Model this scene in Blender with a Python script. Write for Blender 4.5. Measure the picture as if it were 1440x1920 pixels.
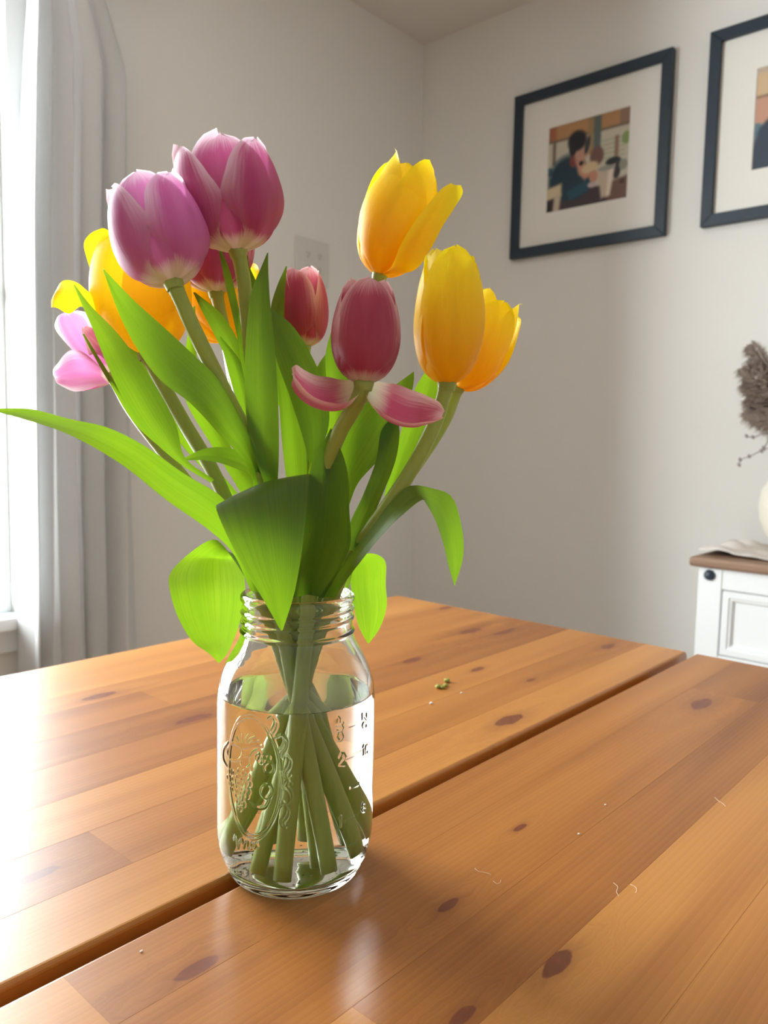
import bpy, bmesh, math, random
import numpy as np
from mathutils import Vector, Matrix

for o in list(bpy.data.objects):
    bpy.data.objects.remove(o, do_unlink=True)
SC = bpy.context.scene
COL = SC.collection
random.seed(7)
RNG = np.random.default_rng(11)

# ------------------------------------------------------------------ camera
CAMZ, TABZ = 1.0147, 0.75
FPX = 1474.0
AZ, PITCH, ROLL = math.radians(41.77), math.radians(5.27), math.radians(1.18)
FWD = Vector((math.cos(PITCH) * math.cos(AZ), math.cos(PITCH) * math.sin(AZ), -math.sin(PITCH)))
_r0 = Vector((math.sin(AZ), -math.cos(AZ), 0))
_u0 = _r0.cross(FWD)
CX = _r0 * math.cos(ROLL) + _u0 * math.sin(ROLL)
CY = _u0 * math.cos(ROLL) - _r0 * math.sin(ROLL)
CAM = Vector((0, 0, CAMZ))
cam = bpy.data.cameras.new('camera')
camo = bpy.data.objects.new('camera', cam)
COL.objects.link(camo)
camo.matrix_world = Matrix(((CX.x, CY.x, -FWD.x, 0), (CX.y, CY.y, -FWD.y, 0), (CX.z, CY.z, -FWD.z, CAMZ), (0, 0, 0, 1)))
cam.sensor_fit = 'HORIZONTAL'
cam.sensor_width = 36
cam.lens = 36 * FPX / 1440
cam.clip_start = 0.02
cam.dof.use_dof = True
cam.dof.focus_distance = 0.455
cam.dof.aperture_fstop = 17
SC.camera = camo

# ------------------------------------------------------------------ world, daylight, exposure
W = bpy.data.worlds.new('world')
SC.world = W
W.use_nodes = True
_bg = W.node_tree.nodes['Background']
_bg.inputs[0].default_value = (0.93, 0.97, 1.0, 1)
_bg.inputs[1].default_value = 12.0
SC.view_settings.view_transform = 'Standard'
SC.view_settings.look = 'None'
SC.view_settings.gamma = 1
SC.view_settings.use_curve_mapping = False
SC.view_settings.exposure = 1.2
SC.cycles.use_denoising = True
SC.cycles.max_bounces = 20
SC.cycles.diffuse_bounces = 6
SC.cycles.transmission_bounces = 16
SC.cycles.transparent_max_bounces = 16
SC.cycles.glossy_bounces = 6
SC.cycles.caustics_refractive = True
SC.cycles.caustics_reflective = False
SC.cycles.sample_clamp_indirect = 12

XW, YW, CEIL = 2.184, 1.8107, 2.365          # right wall, window wall, ceiling
XN, YR = -2.3, -2.5                          # walls behind the camera
WIN = (-0.22, 0.762, 0.60, 2.03)             # x0, x1, z0, z1 of the window in the left wall

def portal(name, loc, rot, sx, sz):
    l = bpy.data.lights.new(name, 'AREA')
    l.shape = 'RECTANGLE'
    l.size, l.size_y = sx, sz
    l.cycles.is_portal = True
    o = bpy.data.objects.new(name, l)
    o.location, o.rotation_euler = loc, rot
    COL.objects.link(o)
portal('window_left_offscreen', ((WIN[0] + WIN[1]) / 2, YW + 0.10, (WIN[2] + WIN[3]) / 2), (-math.pi / 2, 0, 0), WIN[1] - WIN[0], WIN[3] - WIN[2])

# ------------------------------------------------------------------ pixel helpers (photo frame 1440 x 1920)
FH = Vector((math.cos(AZ), math.sin(AZ), 0))
RH = Vector((math.sin(AZ), -math.cos(AZ), 0))
JAR = Vector((0.3150, 0.3497, TABZ))
JD = JAR.dot(FH)

def ray(x, y):
    return FWD + CX * ((x - 720) / FPX) - CY * ((y - 960) / FPX)
def on_z(x, y, z=TABZ):
    d = ray(x, y); return CAM + d * ((z - CAMZ) / d.z)
def on_x(x, y, X):
    d = ray(x, y); return CAM + d * (X / d.x)
def on_y(x, y, Y):
    d = ray(x, y); return CAM + d * (Y / d.y)
def at(x, y, db=0.0):
    """point on the pixel's ray, db metres behind (+) or in front of (-) the jar's axis"""
    d = ray(x, y); return CAM + d * ((JD + db) / d.dot(FH))
def jl(a, b, z):
    """jar frame: a to the right, b away, z above the table"""
    return JAR + RH * a + FH * b + Vector((0, 0, z))

# ------------------------------------------------------------------ object helpers
def prop(o, label=None, cat=None, group=None, kind=None):
    for k, v in (('label', label), ('category', cat), ('group', group), ('kind', kind)):
        if v: o[k] = v
    return o
def empty(name, loc):
    o = bpy.data.objects.new(name, None)
    o.empty_display_size = 0.02
    o.location = loc
    COL.objects.link(o)
    return o
def link(name, me, mat, parent=None, smooth=False, loc=None):
    """vertices are in world coordinates; the parent's location (or loc) is taken off them"""
    o = bpy.data.objects.new(name, me)
    if mat is not None:
        for m in (mat if isinstance(mat, (list, tuple)) else [mat]):
            me.materials.append(m)
    if smooth:
        me.polygons.foreach_set('use_smooth', [True] * len(me.polygons))
    COL.objects.link(o)
    off = Vector((0, 0, 0))
    p = parent
    while p is not None:
        off += p.location; p = p.parent
    if loc is not None:
        o.location = Vector(loc) - off
        off = Vector(loc)
    if off.length > 0:
        me.transform(Matrix.Translation(-off))
    if parent is not None:
        o.parent = parent
    return o
def pyd(name, v, f, mat, parent=None, smooth=False, loc=None):
    me = bpy.data.meshes.new(name)
    me.from_pydata([tuple(p) for p in v], [], f)
    me.update()
    return link(name, me, mat, parent, smooth, loc)
def boxes(name, bl, mat, parent=None, bevel=0.0, loc=None, seg=2):
    bm = bmesh.new()
    for x0, x1, y0, y1, z0, z1 in bl:
        m = Matrix.Translation(((x0 + x1) / 2, (y0 + y1) / 2, (z0 + z1) / 2)) @ Matrix.Diagonal((abs(x1 - x0), abs(y1 - y0), abs(z1 - z0), 1))
        g = bmesh.ops.create_cube(bm, size=1, matrix=m)
        if bevel:
            ed = list({e for v in g['verts'] for e in v.link_edges})
            bmesh.ops.bevel(bm, geom=ed, offset=bevel, segments=seg, profile=0.5, affect='EDGES')
    me = bpy.data.meshes.new(name); bm.to_mesh(me); bm.free()
    return link(name, me, mat, parent, False, loc)
def grid(name, pts, mat, parent=None, uv=True, smooth=True, closed_u=False, loc=None):
    """pts[i][j]: i along (v), j across (u)"""
    n, m = len(pts), len(pts[0])
    v = [p for r in pts for p in r]
    f = []
    for i in range(n - 1):
        for j in range(m if closed_u else m - 1):
            k = (j + 1) % m
            f.append((i * m + j, i * m + k, (i + 1) * m + k, (i + 1) * m + j))
    me = bpy.data.meshes.new(name)
    me.from_pydata([tuple(p) for p in v], [], f)
    if uv:
        L = me.uv_layers.new(name='uv')
        for p in me.polygons:
            for li in p.loop_indices:
                vi = me.loops[li].vertex_index
                L.data[li].uv = ((vi % m) / (m - 1), (vi // m) / (n - 1))
    me.update()
    return link(name, me, mat, parent, smooth, loc)
def crom(P, n):
    """Catmull-Rom through rows of P (array k x d), n samples, chord-length parameter"""
    P = np.asarray(P, float)
    if len(P) == 2:
        t = np.linspace(0, 1, n)[:, None]; return P[0] * (1 - t) + P[1] * t
    d = np.linalg.norm(np.diff(P, axis=0), axis=1) ** 0.5
    T = np.concatenate([[0], np.cumsum(np.maximum(d, 1e-6))])
    M = np.zeros_like(P)
    M[1:-1] = ((P[2:] - P[1:-1]) / (T[2:] - T[1:-1])[:, None] * (T[1:-1] - T[:-2])[:, None] + (P[1:-1] - P[:-2]) / (T[1:-1] - T[:-2])[:, None] * (T[2:] - T[1:-1])[:, None]) / (T[2:] - T[:-2])[:, None]
    M[0] = (P[1] - P[0]) / (T[1] - T[0]); M[-1] = (P[-1] - P[-2]) / (T[-1] - T[-2])
    out = []
    for t in np.linspace(T[0], T[-1], n):
        i = min(max(np.searchsorted(T, t) - 1, 0), len(P) - 2)
        h = T[i + 1] - T[i]; s = (t - T[i]) / h
        out.append((2 * s**3 - 3 * s**2 + 1) * P[i] + (s**3 - 2 * s**2 + s) * h * M[i] + (-2 * s**3 + 3 * s**2) * P[i + 1] + (s**3 - s**2) * h * M[i + 1])
    return np.array(out)
def tube_pts(path, rad, seg=12):
    path = [Vector(p) for p in path]
    n = len(path)
    if not hasattr(rad, '__len__'): rad = [rad] * n
    t0 = (path[1] - path[0]).normalized()
    nrm = t0.orthogonal().normalized()
    rows = []
    for i in range(n):
        t = (path[min(i + 1, n - 1)] - path[max(i - 1, 0)]).normalized()
        nrm = (nrm - t * nrm.dot(t)).normalized()
        b = t.cross(nrm)
        rows.append([path[i] + (nrm * math.cos(a) + b * math.sin(a)) * rad[i] for a in [2 * math.pi * k / seg for k in range(seg)]])
    return rows
def tube(name, path, rad, mat, parent=None, seg=12, caps=True, loc=None):
    rows = tube_pts(path, rad, seg)
    n = len(rows)
    v = [p for r in rows for p in r]
    f = [(i * seg + j, i * seg + (j + 1) % seg, (i + 1) * seg + (j + 1) % seg, (i + 1) * seg + j) for i in range(n - 1) for j in range(seg)]
    if caps:
        f.append(tuple(range(seg))[::-1]); f.append(tuple((n - 1) * seg + j for j in range(seg)))
    return pyd(name, v, f, mat, parent, True, loc)
def lathe(name, prof, c, mat, parent=None, seg=32, axis=(0, 0, 1), loc=None):
    ax = Vector(axis).normalized(); e1 = ax.orthogonal().normalized(); e2 = ax.cross(e1)
    rows = [[Vector(c) + ax * z + (e1 * math.cos(a) + e2 * math.sin(a)) * max(r, 1e-5) for a in [2 * math.pi * k / seg for k in range(seg)]] for r, z in prof]
    return grid(name, rows, mat, parent, uv=False, closed_u=True, loc=loc)

# ------------------------------------------------------------------ material helpers
class NT:
    def __init__(s, name):
        s.m = bpy.data.materials.new(name); s.m.use_nodes = True
        s.t = s.m.node_tree; s.t.nodes.clear()
        s.out = s.t.nodes.new('ShaderNodeOutputMaterial')
    def n(s, typ, ins=None, **kw):
        nd = s.t.nodes.new('ShaderNode' + typ)
        for k, v in kw.items(): setattr(nd, k, v)
        for k, v in (ins or {}).items(): s.set(nd.inputs[k], v)
        return nd
    def set(s, sock, v):
        if isinstance(v, bpy.types.NodeSocket): s.t.links.new(v, sock)
        elif isinstance(v, bpy.types.Node): s.t.links.new(v.outputs[0], sock)
        else:
            if sock.type == 'RGBA' and len(v) == 3: v = (*v, 1)
            sock.default_value = v
    def math(s, op, a, b=None, c=None, clamp=False):
        nd = s.n('Math', operation=op, use_clamp=clamp)
        for i, x in enumerate((a, b, c)):
            if x is not None: s.set(nd.inputs[i], x)
        return nd.outputs[0]
    def step(s, x, a, b, lo=0.0, hi=1.0):
        nd = s.n('MapRange', interpolation_type='SMOOTHSTEP')
        for i, v in enumerate((x, a, b, lo, hi)): s.set(nd.inputs[i], v)
        return nd.outputs[0]
    def mix(s, f, a, b, blend='MIX'):
        nd = s.n('Mix', data_type='RGBA', blend_type=blend)
        s.set(nd.inputs[0], f); s.set(nd.inputs[6], a); s.set(nd.inputs[7], b)
        return nd.outputs[2]
    def ramp(s, f, stops):
        nd = s.n('ValToRGB'); cr = nd.color_ramp
        while len(cr.elements) < len(stops): cr.elements.new(0.5)
        for e, (p, c) in zip(cr.elements, stops): e.position = p; e.color = (*c, 1)
        s.set(nd.inputs[0], f); return nd.outputs[0]
    def noise(s, vec, scale, detail=3, rough=0.5, dist=0.0):
        nd = s.n('TexNoise', {'Vector': vec, 'Scale': scale, 'Detail': detail, 'Roughness': rough, 'Distortion': dist})
        return nd.outputs[0]
    def mapping(s, vec, scale=(1, 1, 1), loc=(0, 0, 0)):
        return s.n('Mapping', {'Vector': vec, 'Scale': scale, 'Location': loc}).outputs[0]
    def bump(s, h, strength=0.3, dist=0.001):
        return s.n('Bump', {'Height': h, 'Strength': strength, 'Distance': dist}).outputs[0]
    def surf(s, sh):
        s.t.links.new(sh.outputs[0] if isinstance(sh, bpy.types.Node) else sh, s.out.inputs[0]); return s.m
    def bsdf(s, color, rough=0.5, **kw):
        nd = s.n('BsdfPrincipled', {'Base Color': color, 'Roughness': rough})
        for k, v in kw.items(): s.set(nd.inputs[k.replace('_', ' ')], v)
        return nd
def plain(name, color, rough=0.5, bump=0.0, scale=200.0, vary=0.0, **kw):
    t = NT(name); co = t.n('TexCoord').outputs['Object']
    c = color
    if vary:
        f = t.noise(co, scale * 0.1, 3)
        c = t.mix(f, tuple(x * (1 - vary) for x in color), tuple(min(1, x * (1 + vary)) for x in color))
    b = t.bsdf(c, rough, **kw)
    if bump: t.set(b.inputs['Normal'], t.bump(t.noise(co, scale, 4), bump))
    return t.surf(b)

M = {}
M['wall'] = plain('wall_paint', (0.765, 0.75, 0.715), 0.85, 0.12, 260)
M['ceiling'] = plain('ceiling_paint', (0.72, 0.685, 0.65), 0.9, 0.1, 260)
M['white_trim'] = plain('white_trim_paint', (0.82, 0.85, 0.86), 0.4, 0.03, 90)
M['floor'] = plain('floor_laminate', (0.42, 0.32, 0.24), 0.4, 0.1, 60, 0.2)
M['frame'] = plain('navy_frame_lacquer', (0.012, 0.026, 0.042), 0.45, 0.05, 400)
M['mat'] = plain('picture_mat_card', (0.80, 0.78, 0.73), 0.9, 0.05, 600)
M['plate'] = plain('wall_plate_plastic', (0.66, 0.64, 0.60), 0.45)
M['plate_dark'] = plain('wall_plate_slot', (0.34, 0.33, 0.31), 0.6)
M['steel'] = plain('brushed_rod_metal', (0.36, 0.36, 0.37), 0.35, Metallic=1.0)
M['cabinet'] = plain('white_cabinet_paint', (0.84, 0.86, 0.87), 0.45, 0.06, 120)
M['stud'] = plain('dark_iron_stud', (0.03, 0.045, 0.07), 0.4, 0.1, 300)
M['vase'] = plain('cream_ceramic', (0.80, 0.75, 0.64), 0.35, 0.08, 60, 0.05)
M['dried'] = plain('dried_grass_plume', (0.62, 0.55, 0.50), 0.9, vary=0.25, scale=300)
M['twig'] = plain('dried_twig', (0.30, 0.26, 0.24), 0.85, 0.3, 400)
M['lace'] = plain('lace_cotton', (0.72, 0.66, 0.62), 0.95, 0.5, 500)
M['crumb_green'] = plain('green_crumb', (0.30, 0.30, 0.05), 0.7, 0.3, 900, 0.4)
M['crumb_white'] = plain('white_crumb', (0.85, 0.83, 0.78), 0.8)
M['speck'] = plain('dark_speck', (0.03, 0.03, 0.02), 0.8)
M['lint'] = plain('lint_fibre', (0.75, 0.66, 0.55), 0.9)

def cabinet_wood():
    t = NT('brown_waxed_wood'); co = t.n('TexCoord').outputs['Object']
    g = t.noise(t.mapping(co, (60, 2.5, 60)), 1.0, 4, 0.6, 0.6)
    c = t.ramp(g, [(0.3, (0.20, 0.115, 0.07)), (0.7, (0.34, 0.205, 0.13))])
    b = t.bsdf(c, 0.5); t.set(b.inputs['Normal'], t.bump(g, 0.2)); return t.surf(b)
M['cab_top'] = cabinet_wood()

def pine():
    """honey-stained pine: fine grain along X, rings bending round knots given by each plank's own properties"""
    t = NT('honey_stained_pine')
    co = t.n('TexCoord').outputs['Object']
    rnd = t.n('ObjectInfo').outputs['Random']
    sep = t.n('SeparateXYZ', {0: co})
    x, y = sep.outputs[0], sep.outputs[1]
    warp = None; dark = None
    for k in 'abc':
        a = t.n('Attribute', attribute_type='OBJECT', attribute_name='knot_' + k)
        s = t.n('SeparateXYZ', {0: a.outputs['Vector']})
        dx = t.math('MULTIPLY', t.math('SUBTRACT', x, s.outputs[0]), 0.36)
        dy = t.math('SUBTRACT', y, s.outputs[1])
        d = t.math('SQRT', t.math('ADD', t.math('MULTIPLY', dx, dx), t.math('MULTIPLY', dy, dy)))
        q = t.math('DIVIDE', d, t.math('MAXIMUM', t.math('MULTIPLY', s.outputs[2], 0.66), 0.0001))
        q = t.math('MULTIPLY', q, t.math('ADD', 0.62, t.math('MULTIPLY', t.noise(t.mapping(co, (60, 150, 1)), 1.0, 3), 0.8)))
        core = t.step(q, 0.82, 1.12, 0.95, 0.0)
        w = t.math('MULTIPLY', t.step(q, 0.3, 5.0, 1.0, 0.0), t.math('MULTIPLY', d, 1.4))
        w = t.math('MULTIPLY', w, t.math('SIGN', dy))
        warp = w if warp is None else t.math('ADD', warp, w)
        halo = t.math('MULTIPLY', t.step(q, 0.9, 2.4, 0.28, 0.0), 1.0)
        core = t.math('MAXIMUM', core, halo)
        dark = core if dark is None else t.math('MAXIMUM', dark, core)
    yy = t.math('SUBTRACT', y, warp)
    v = t.n('CombineXYZ', {0: t.math('ADD', t.math('MULTIPLY', x, 1.0), t.math('MULTIPLY', rnd, 37.0)), 1: t.math('ADD', yy, t.math('MULTIPLY', rnd, 11.0)), 2: t.math('MULTIPLY', rnd, 5.0)}).outputs[0]
    broad = t.noise(t.mapping(v, (1.6, 26, 1)), 1.0, 2, 0.5, 0.4)
    rings = t.n('TexWave', {'Vector': t.mapping(v, (1.2, 75, 1)), 'Scale': 1.0, 'Distortion': 9.0, 'Detail': 3.0, 'Detail Scale': 0.35}, wave_type='BANDS', bands_direction='Y', wave_profile='SAW').outputs[0]
    fine = t.noise(t.mapping(v, (7, 900, 1)), 1.0, 3, 0.6)
    tone = t.math('ADD', t.math('MULTIPLY', broad, 0.55), t.math('ADD', t.math('MULTIPLY', rings, 0.07), t.math('ADD', t.math('MULTIPLY', fine, 0.16), t.math('MULTIPLY', rnd, 0.34))))
    c = t.ramp(tone, [(0.28, (0.225, 0.070, 0.012)), (0.52, (0.375, 0.136, 0.024)), (0.80, (0.53, 0.225, 0.048))])
    c = t.mix(dark, c, t.mix(t.noise(t.mapping(v, (120, 240, 1)), 1.0, 2), (0.10, 0.022, 0.008), (0.22, 0.055, 0.018)))
    b = t.bsdf(c, t.math('ADD', 0.34, t.math('MULTIPLY', fine, 0.14)))
    t.set(b.inputs['Coat Weight'], 0.5); t.set(b.inputs['Coat Roughness'], 0.27); t.set(b.inputs['Specular IOR Level'], 0.3)
    t.set(b.inputs['Normal'], t.bump(fine, 0.05, 0.0006))
    return t.surf(b)
M['pine'] = pine()
M['pine_dark'] = plain('stained_pine_leg', (0.24, 0.10, 0.035), 0.5, 0.15, 60, 0.25)

def thin_glass():
    t = NT('window_pane_glass')
    lw = t.n('LayerWeight', {'Blend': 0.08})
    mx = t.n('MixShader', {0: lw.outputs['Fresnel'], 1: t.n('BsdfTransparent', {0: (0.97, 0.985, 0.98)}), 2: t.n('BsdfGlossy', {'Color': (1, 1, 1), 'Roughness': 0.01})})
    return t.surf(mx)
M['pane'] = thin_glass()
def glass(name, ior, color=(1, 1, 1)):
    t = NT(name)
    return t.surf(t.n('BsdfGlass', {'Color': color, 'Roughness': 0.0, 'IOR': ior}))
M['glass'] = glass('clear_jar_glass', 1.5, (0.985, 0.995, 0.985))
M['water'] = glass('water_surface', 1.333)
M['water_side'] = glass('water_against_glass', 1.333 / 1.5)

def curtain_mat():
    t = NT('linen_curtain'); co = t.n('TexCoord').outputs['Object']
    w = t.noise(t.mapping(co, (900, 900, 120)), 1.0, 2)
    c = t.mix(w, (0.67, 0.675, 0.675), (0.75, 0.755, 0.755))
    d = t.n('BsdfDiffuse', {'Color': c, 'Normal': t.bump(w, 0.25, 0.0006)})
    tr = t.n('BsdfTranslucent', {'Color': c})
    return t.surf(t.n('MixShader', {0: 0.20, 1: d, 2: tr}))
M['curtain'] = curtain_mat()

def petal_mat(name, kind, deep=None, pale=None, foot=0.15):
    t = NT(name)
    uv = t.n('UVMap', uv_map='uv').outputs[0]
    sep = t.n('SeparateXYZ', {0: uv}); u, v = sep.outputs[0], sep.outputs[1]
    e = t.math('ABSOLUTE', t.math('SUBTRACT', t.math('MULTIPLY', u, 2.0), 1.0))
    rnd = t.n('ObjectInfo').outputs['Random']
    off = t.n('CombineXYZ', {0: t.math('MULTIPLY', rnd, 9.0), 1: rnd, 2: 0.0}).outputs[0]
    uvo = t.n('VectorMath', {0: uv, 1: off}, operation='ADD').outputs[0]
    streak = t.noise(t.mapping(uvo, (34, 1.6, 1)), 1.0, 4, 0.6)
    soft = t.noise(t.mapping(uvo, (5, 1.2, 1)), 1.0, 2)
    if kind == 'pink':
        ee = t.math('ADD', e, t.math('MULTIPLY', t.math('SUBTRACT', streak, 0.5), 0.7))
        edge = t.math('MULTIPLY', t.step(ee, 0.52, 1.06), t.step(v, 0.25, 0.75, 0.15, 1.0))
        vt = t.math('ADD', v, t.math('MULTIPLY', t.math('SUBTRACT', streak, 0.5), 0.35))
        tip = t.step(vt, 0.78, 1.06, 0.0, 0.85)
        base = t.step(t.math('ADD', v, t.math('MULTIPLY', t.math('SUBTRACT', streak, 0.5), 0.12)), foot * 0.3, foot, 0.9, 0.0)
        f = t.math('MAXIMUM', t.math('MAXIMUM', edge, tip), base)
        body = t.mix(t.math('MULTIPLY', soft, 0.8), deep, tuple(d * 0.7 + p * 0.3 for d, p in zip(deep, pale)))
        c = t.mix(f, body, pale)
        c = t.mix(base, c, (0.80, 0.78, 0.55))
        tc = t.mix(0.35, c, (1, 1, 1), 'SOFT_LIGHT')
        fac = 0.42
    else:
        g = t.step(v, 0.0, 0.9)
        c = t.mix(g, deep, pale)
        c = t.mix(t.math('MULTIPLY', streak, 0.12), c, (0.95, 0.56, 0.01))
        tc = c
        fac = 0.48
    nrm = t.bump(streak, 0.22, 0.0008)
    d = t.n('BsdfPrincipled', {'Base Color': c, 'Roughness': 0.5, 'Normal': nrm})
    tr = t.n('BsdfTranslucent', {'Color': tc, 'Normal': nrm})
    return t.surf(t.n('MixShader', {0: fac, 1: d, 2: tr}))
M['lilac'] = petal_mat('lilac_pink_petal', 'pink', (0.60, 0.11, 0.38), (0.95, 0.82, 0.92))
M['magenta'] = petal_mat('magenta_pink_petal', 'pink', (0.50, 0.022, 0.19), (0.95, 0.80, 0.87))
M['rose'] = petal_mat('rose_pink_petal', 'pink', (0.50, 0.010, 0.085), (0.95, 0.64, 0.67))
M['rose_open'] = petal_mat('rose_open_petal', 'pink', (0.50, 0.014, 0.11), (0.95, 0.60, 0.62), foot=0.38)
M['yellow'] = petal_mat('yellow_petal', 'yellow', (0.98, 0.66, 0.003), (1.0, 0.88, 0.012))

def leaf_mat():
    t = NT('tulip_leaf')
    uv = t.n('UVMap', uv_map='uv').outputs[0]
    rnd = t.n('ObjectInfo').outputs['Random']
    off = t.n('CombineXYZ', {0: t.math('MULTIPLY', rnd, 9.0), 1: rnd, 2: 0.0}).outputs[0]
    uvo = t.n('VectorMath', {0: uv, 1: off}, operation='ADD').outputs[0]
    vein = t.noise(t.mapping(uvo, (46, 1.2, 1)), 1.0, 3, 0.6)
    soft = t.noise(t.mapping(uvo, (3, 2.5, 1)), 1.0, 2)
    c = t.mix(soft, (0.030, 0.105, 0.016), (0.065, 0.165, 0.022))
    c = t.mix(t.math('MULTIPLY', vein, 0.5), c, (0.09, 0.19, 0.04))
    tc = t.mix(soft, (0.19, 0.39, 0.007), (0.32, 0.51, 0.014))
    tc = t.mix(t.math('MULTIPLY', t.step(vein, 0.35, 0.7), 0.45), tc, (0.11, 0.27, 0.004))
    nrm = t.bump(vein, 0.25, 0.0008)
    d = t.n('BsdfPrincipled', {'Base Color': c, 'Roughness': 0.42, 'Normal': nrm})
    tr = t.n('BsdfTranslucent', {'Color': tc, 'Normal': nrm})
    return t.surf(t.n('MixShader', {0: 0.48, 1: d, 2: tr}))
M['leaf'] = leaf_mat()
def stem_mat():
    t = NT('tulip_stem'); co = t.n('TexCoord').outputs['Object']
    f = t.noise(t.mapping(co, (400, 400, 20)), 1.0, 3)
    c = t.mix(f, (0.32, 0.42, 0.075), (0.46, 0.56, 0.13))
    b = t.bsdf(c, 0.42); t.set(b.inputs['Subsurface Weight'], 0.0)
    tr = t.n('BsdfTranslucent', {'Color': (0.45, 0.58, 0.10)})
    return t.surf(t.n('MixShader', {0: 0.2, 1: b, 2: tr}))
M['stem'] = stem_mat()

# ================================================================== THE ROOM
def room():
    S = lambda o: prop(o, kind='structure')
    T = 0.14
    S(boxes('floor', [(XN - T, XW + T, YR - T, YW + T, -0.1, 0)], M['floor']))
    S(boxes('ceiling', [(XN - T, XW + T, YR - T, YW + T, CEIL, CEIL + 0.1)], M['ceiling']))
    def holed(name, y0, y1, w):
        S(boxes(name, [(XN, w[0], y0, y1, 0, CEIL), (w[1], XW, y0, y1, 0, CEIL), (w[0], w[1], y0, y1, 0, w[2]), (w[0], w[1], y0, y1, w[3], CEIL)], M['wall']))
    holed('wall_left', YW, YW + T, WIN)
    S(boxes('wall_rear', [(XN, XW, YR - T, YR, 0, CEIL)], M['wall']))
    S(boxes('wall_right', [(XW, XW + T, YR - T, YW + T, 0, CEIL)], M['wall']))
    S(boxes('wall_near', [(XN - T, XN, YR - T, YW + T, 0, CEIL)], M['wall']))
    S(boxes('baseboard_left', [(XN, XW, YW - 0.014, YW, 0, 0.11)], M['white_trim'], bevel=0.003))
    S(boxes('baseboard_right', [(XW - 0.014, XW, YR, YW - 0.014, 0, 0.11)], M['white_trim'], bevel=0.003))
    # window in the left wall
    x0, x1, z0, z1 = WIN
    w = S(empty('window_1', ((x0 + x1) / 2, YW, z0)))
    w['label'] = 'white framed sash window behind the pale curtain'
    c = 0.052
    boxes('casing', [(x1, x1 + c, YW - 0.018, YW - 0.0005, z0 - 0.02, z1 + c), (x0 - c, x0, YW - 0.018, YW - 0.0005, z0 - 0.02, z1 + c), (x0, x1, YW - 0.018, YW - 0.0005, z1, z1 + c)], M['white_trim'], w, 0.003)
    boxes('sill', [(x0 - c - 0.02, x1 + c + 0.02, YW - 0.05, YW + 0.0175, z0 - 0.028, z0 + 0.002)], M['white_trim'], w, 0.004)
    boxes('apron', [(x0 - c, x1 + c, YW - 0.016, YW - 0.0005, z0 - 0.085, z0 - 0.029)], M['white_trim'], w, 0.003)
    s = 0.03
    xm = (x0 + x1) / 2; zm = (z0 + z1) / 2
    fr = boxes('sash_frame', [(x0, x0 + s, YW + 0.018, YW + 0.05, z0, z1), (x1 - s * 0.4, x1, YW + 0.018, YW + 0.05, z0, z1), (x0 + s, x1 - s * .4, YW + 0.018, YW + 0.05, z0, z0 + s), (x0 + s, x1 - s * .4, YW + 0.018, YW + 0.05, z1 - s, z1), (x0 + s, x1 - s * .4, YW + 0.018, YW + 0.05, zm - 0.018, zm + 0.018)], M['white_trim'], w, 0.002)
    for a, b in ((z0 + s, zm - 0.018), (zm + 0.018, z1 - s)):
        boxes('pane', [(x0 + s, x1 - s * .4, YW + 0.034, YW + 0.037, a, b)], M['pane'], w)
room()

# ------------------------------------------------------------------ curtain and rod
YC = YW - 0.085
def curtain():
    # outline read at several heights: left edge and right edge in the picture, on the curtain's plane
    L = [(62, -60), (52, 120), (46, 400), (44, 700), (44, 950), (46, 1250)]
    R = [(180, -60), (236, 140), (236, 400), (240, 700), (246, 950), (258, 1250)]
    A = np.array([[*on_y(x, y, YC)] for x, y in L]); B = np.array([[*on_y(x, y, YC)] for x, y in R])
    zt, zb = 2.115, 0.03
    zs = np.concatenate([np.linspace(zt, 1.6, 22), np.linspace(1.58, zb, 40)])
    fold_u = lambda u, h: u
    rows = []
    nu = 150
    for z in zs:
        xa = np.interp(z, A[::-1, 2], A[::-1, 0]); xb = np.interp(z, B[::-1, 2], B[::-1, 0])
        h = (zt - z) / (zt - zb)
        row = []
        for k in range(nu):
            u = k / (nu - 1)
            # folds crowd on the window side and widen towards the wall side
            ph = (u ** 0.66) * 5.0 + 0.16 * math.sin(3.4 * h + 6 * u) + 0.10 * h * math.sin(11 * u)
            amp = 0.018 + 0.020 * min(1, h * 2.2)
            if h < 0.14: amp *= 0.6 + 0.4 * h / 0.14
            y = math.sin(2 * math.pi * ph) * amp * (0.75 + 0.35 * math.sin(9.1 * u + 2 * h))
            y += 0.005 * math.sin(2 * math.pi * (ph * 2.03 + 0.2 + 0.3 * h)) * (0.35 + 0.5 * h)
            y += 0.010 * math.sin(7 * h + 9 * u) * h
            x = xa + (xb - xa) * u + 0.005 * math.sin(2 * math.pi * ph * 2)
            row.append((x, YC + y, z))
        rows.append(row)
    root = empty('curtain', (float(on_y(150, 950, YC).x), YC, zb))
    prop(root, 'pale grey linen curtain hanging in folds beside the window', 'curtain')
    c = grid('curtain_panel', rows, M['curtain'], root)
    # stitched hem along the wall-side edge
    hem = [[Vector(r[-1]) + Vector((0, 0.0035 * s, 0)) + Vector((0.004 * q, 0, 0)) for q, s in ((-3.5, -1), (0, -1), (0.4, 0), (0, 1), (-3.5, 1))] for r in rows]
    grid('hem', hem, M['curtain'], root)
curtain()
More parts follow.
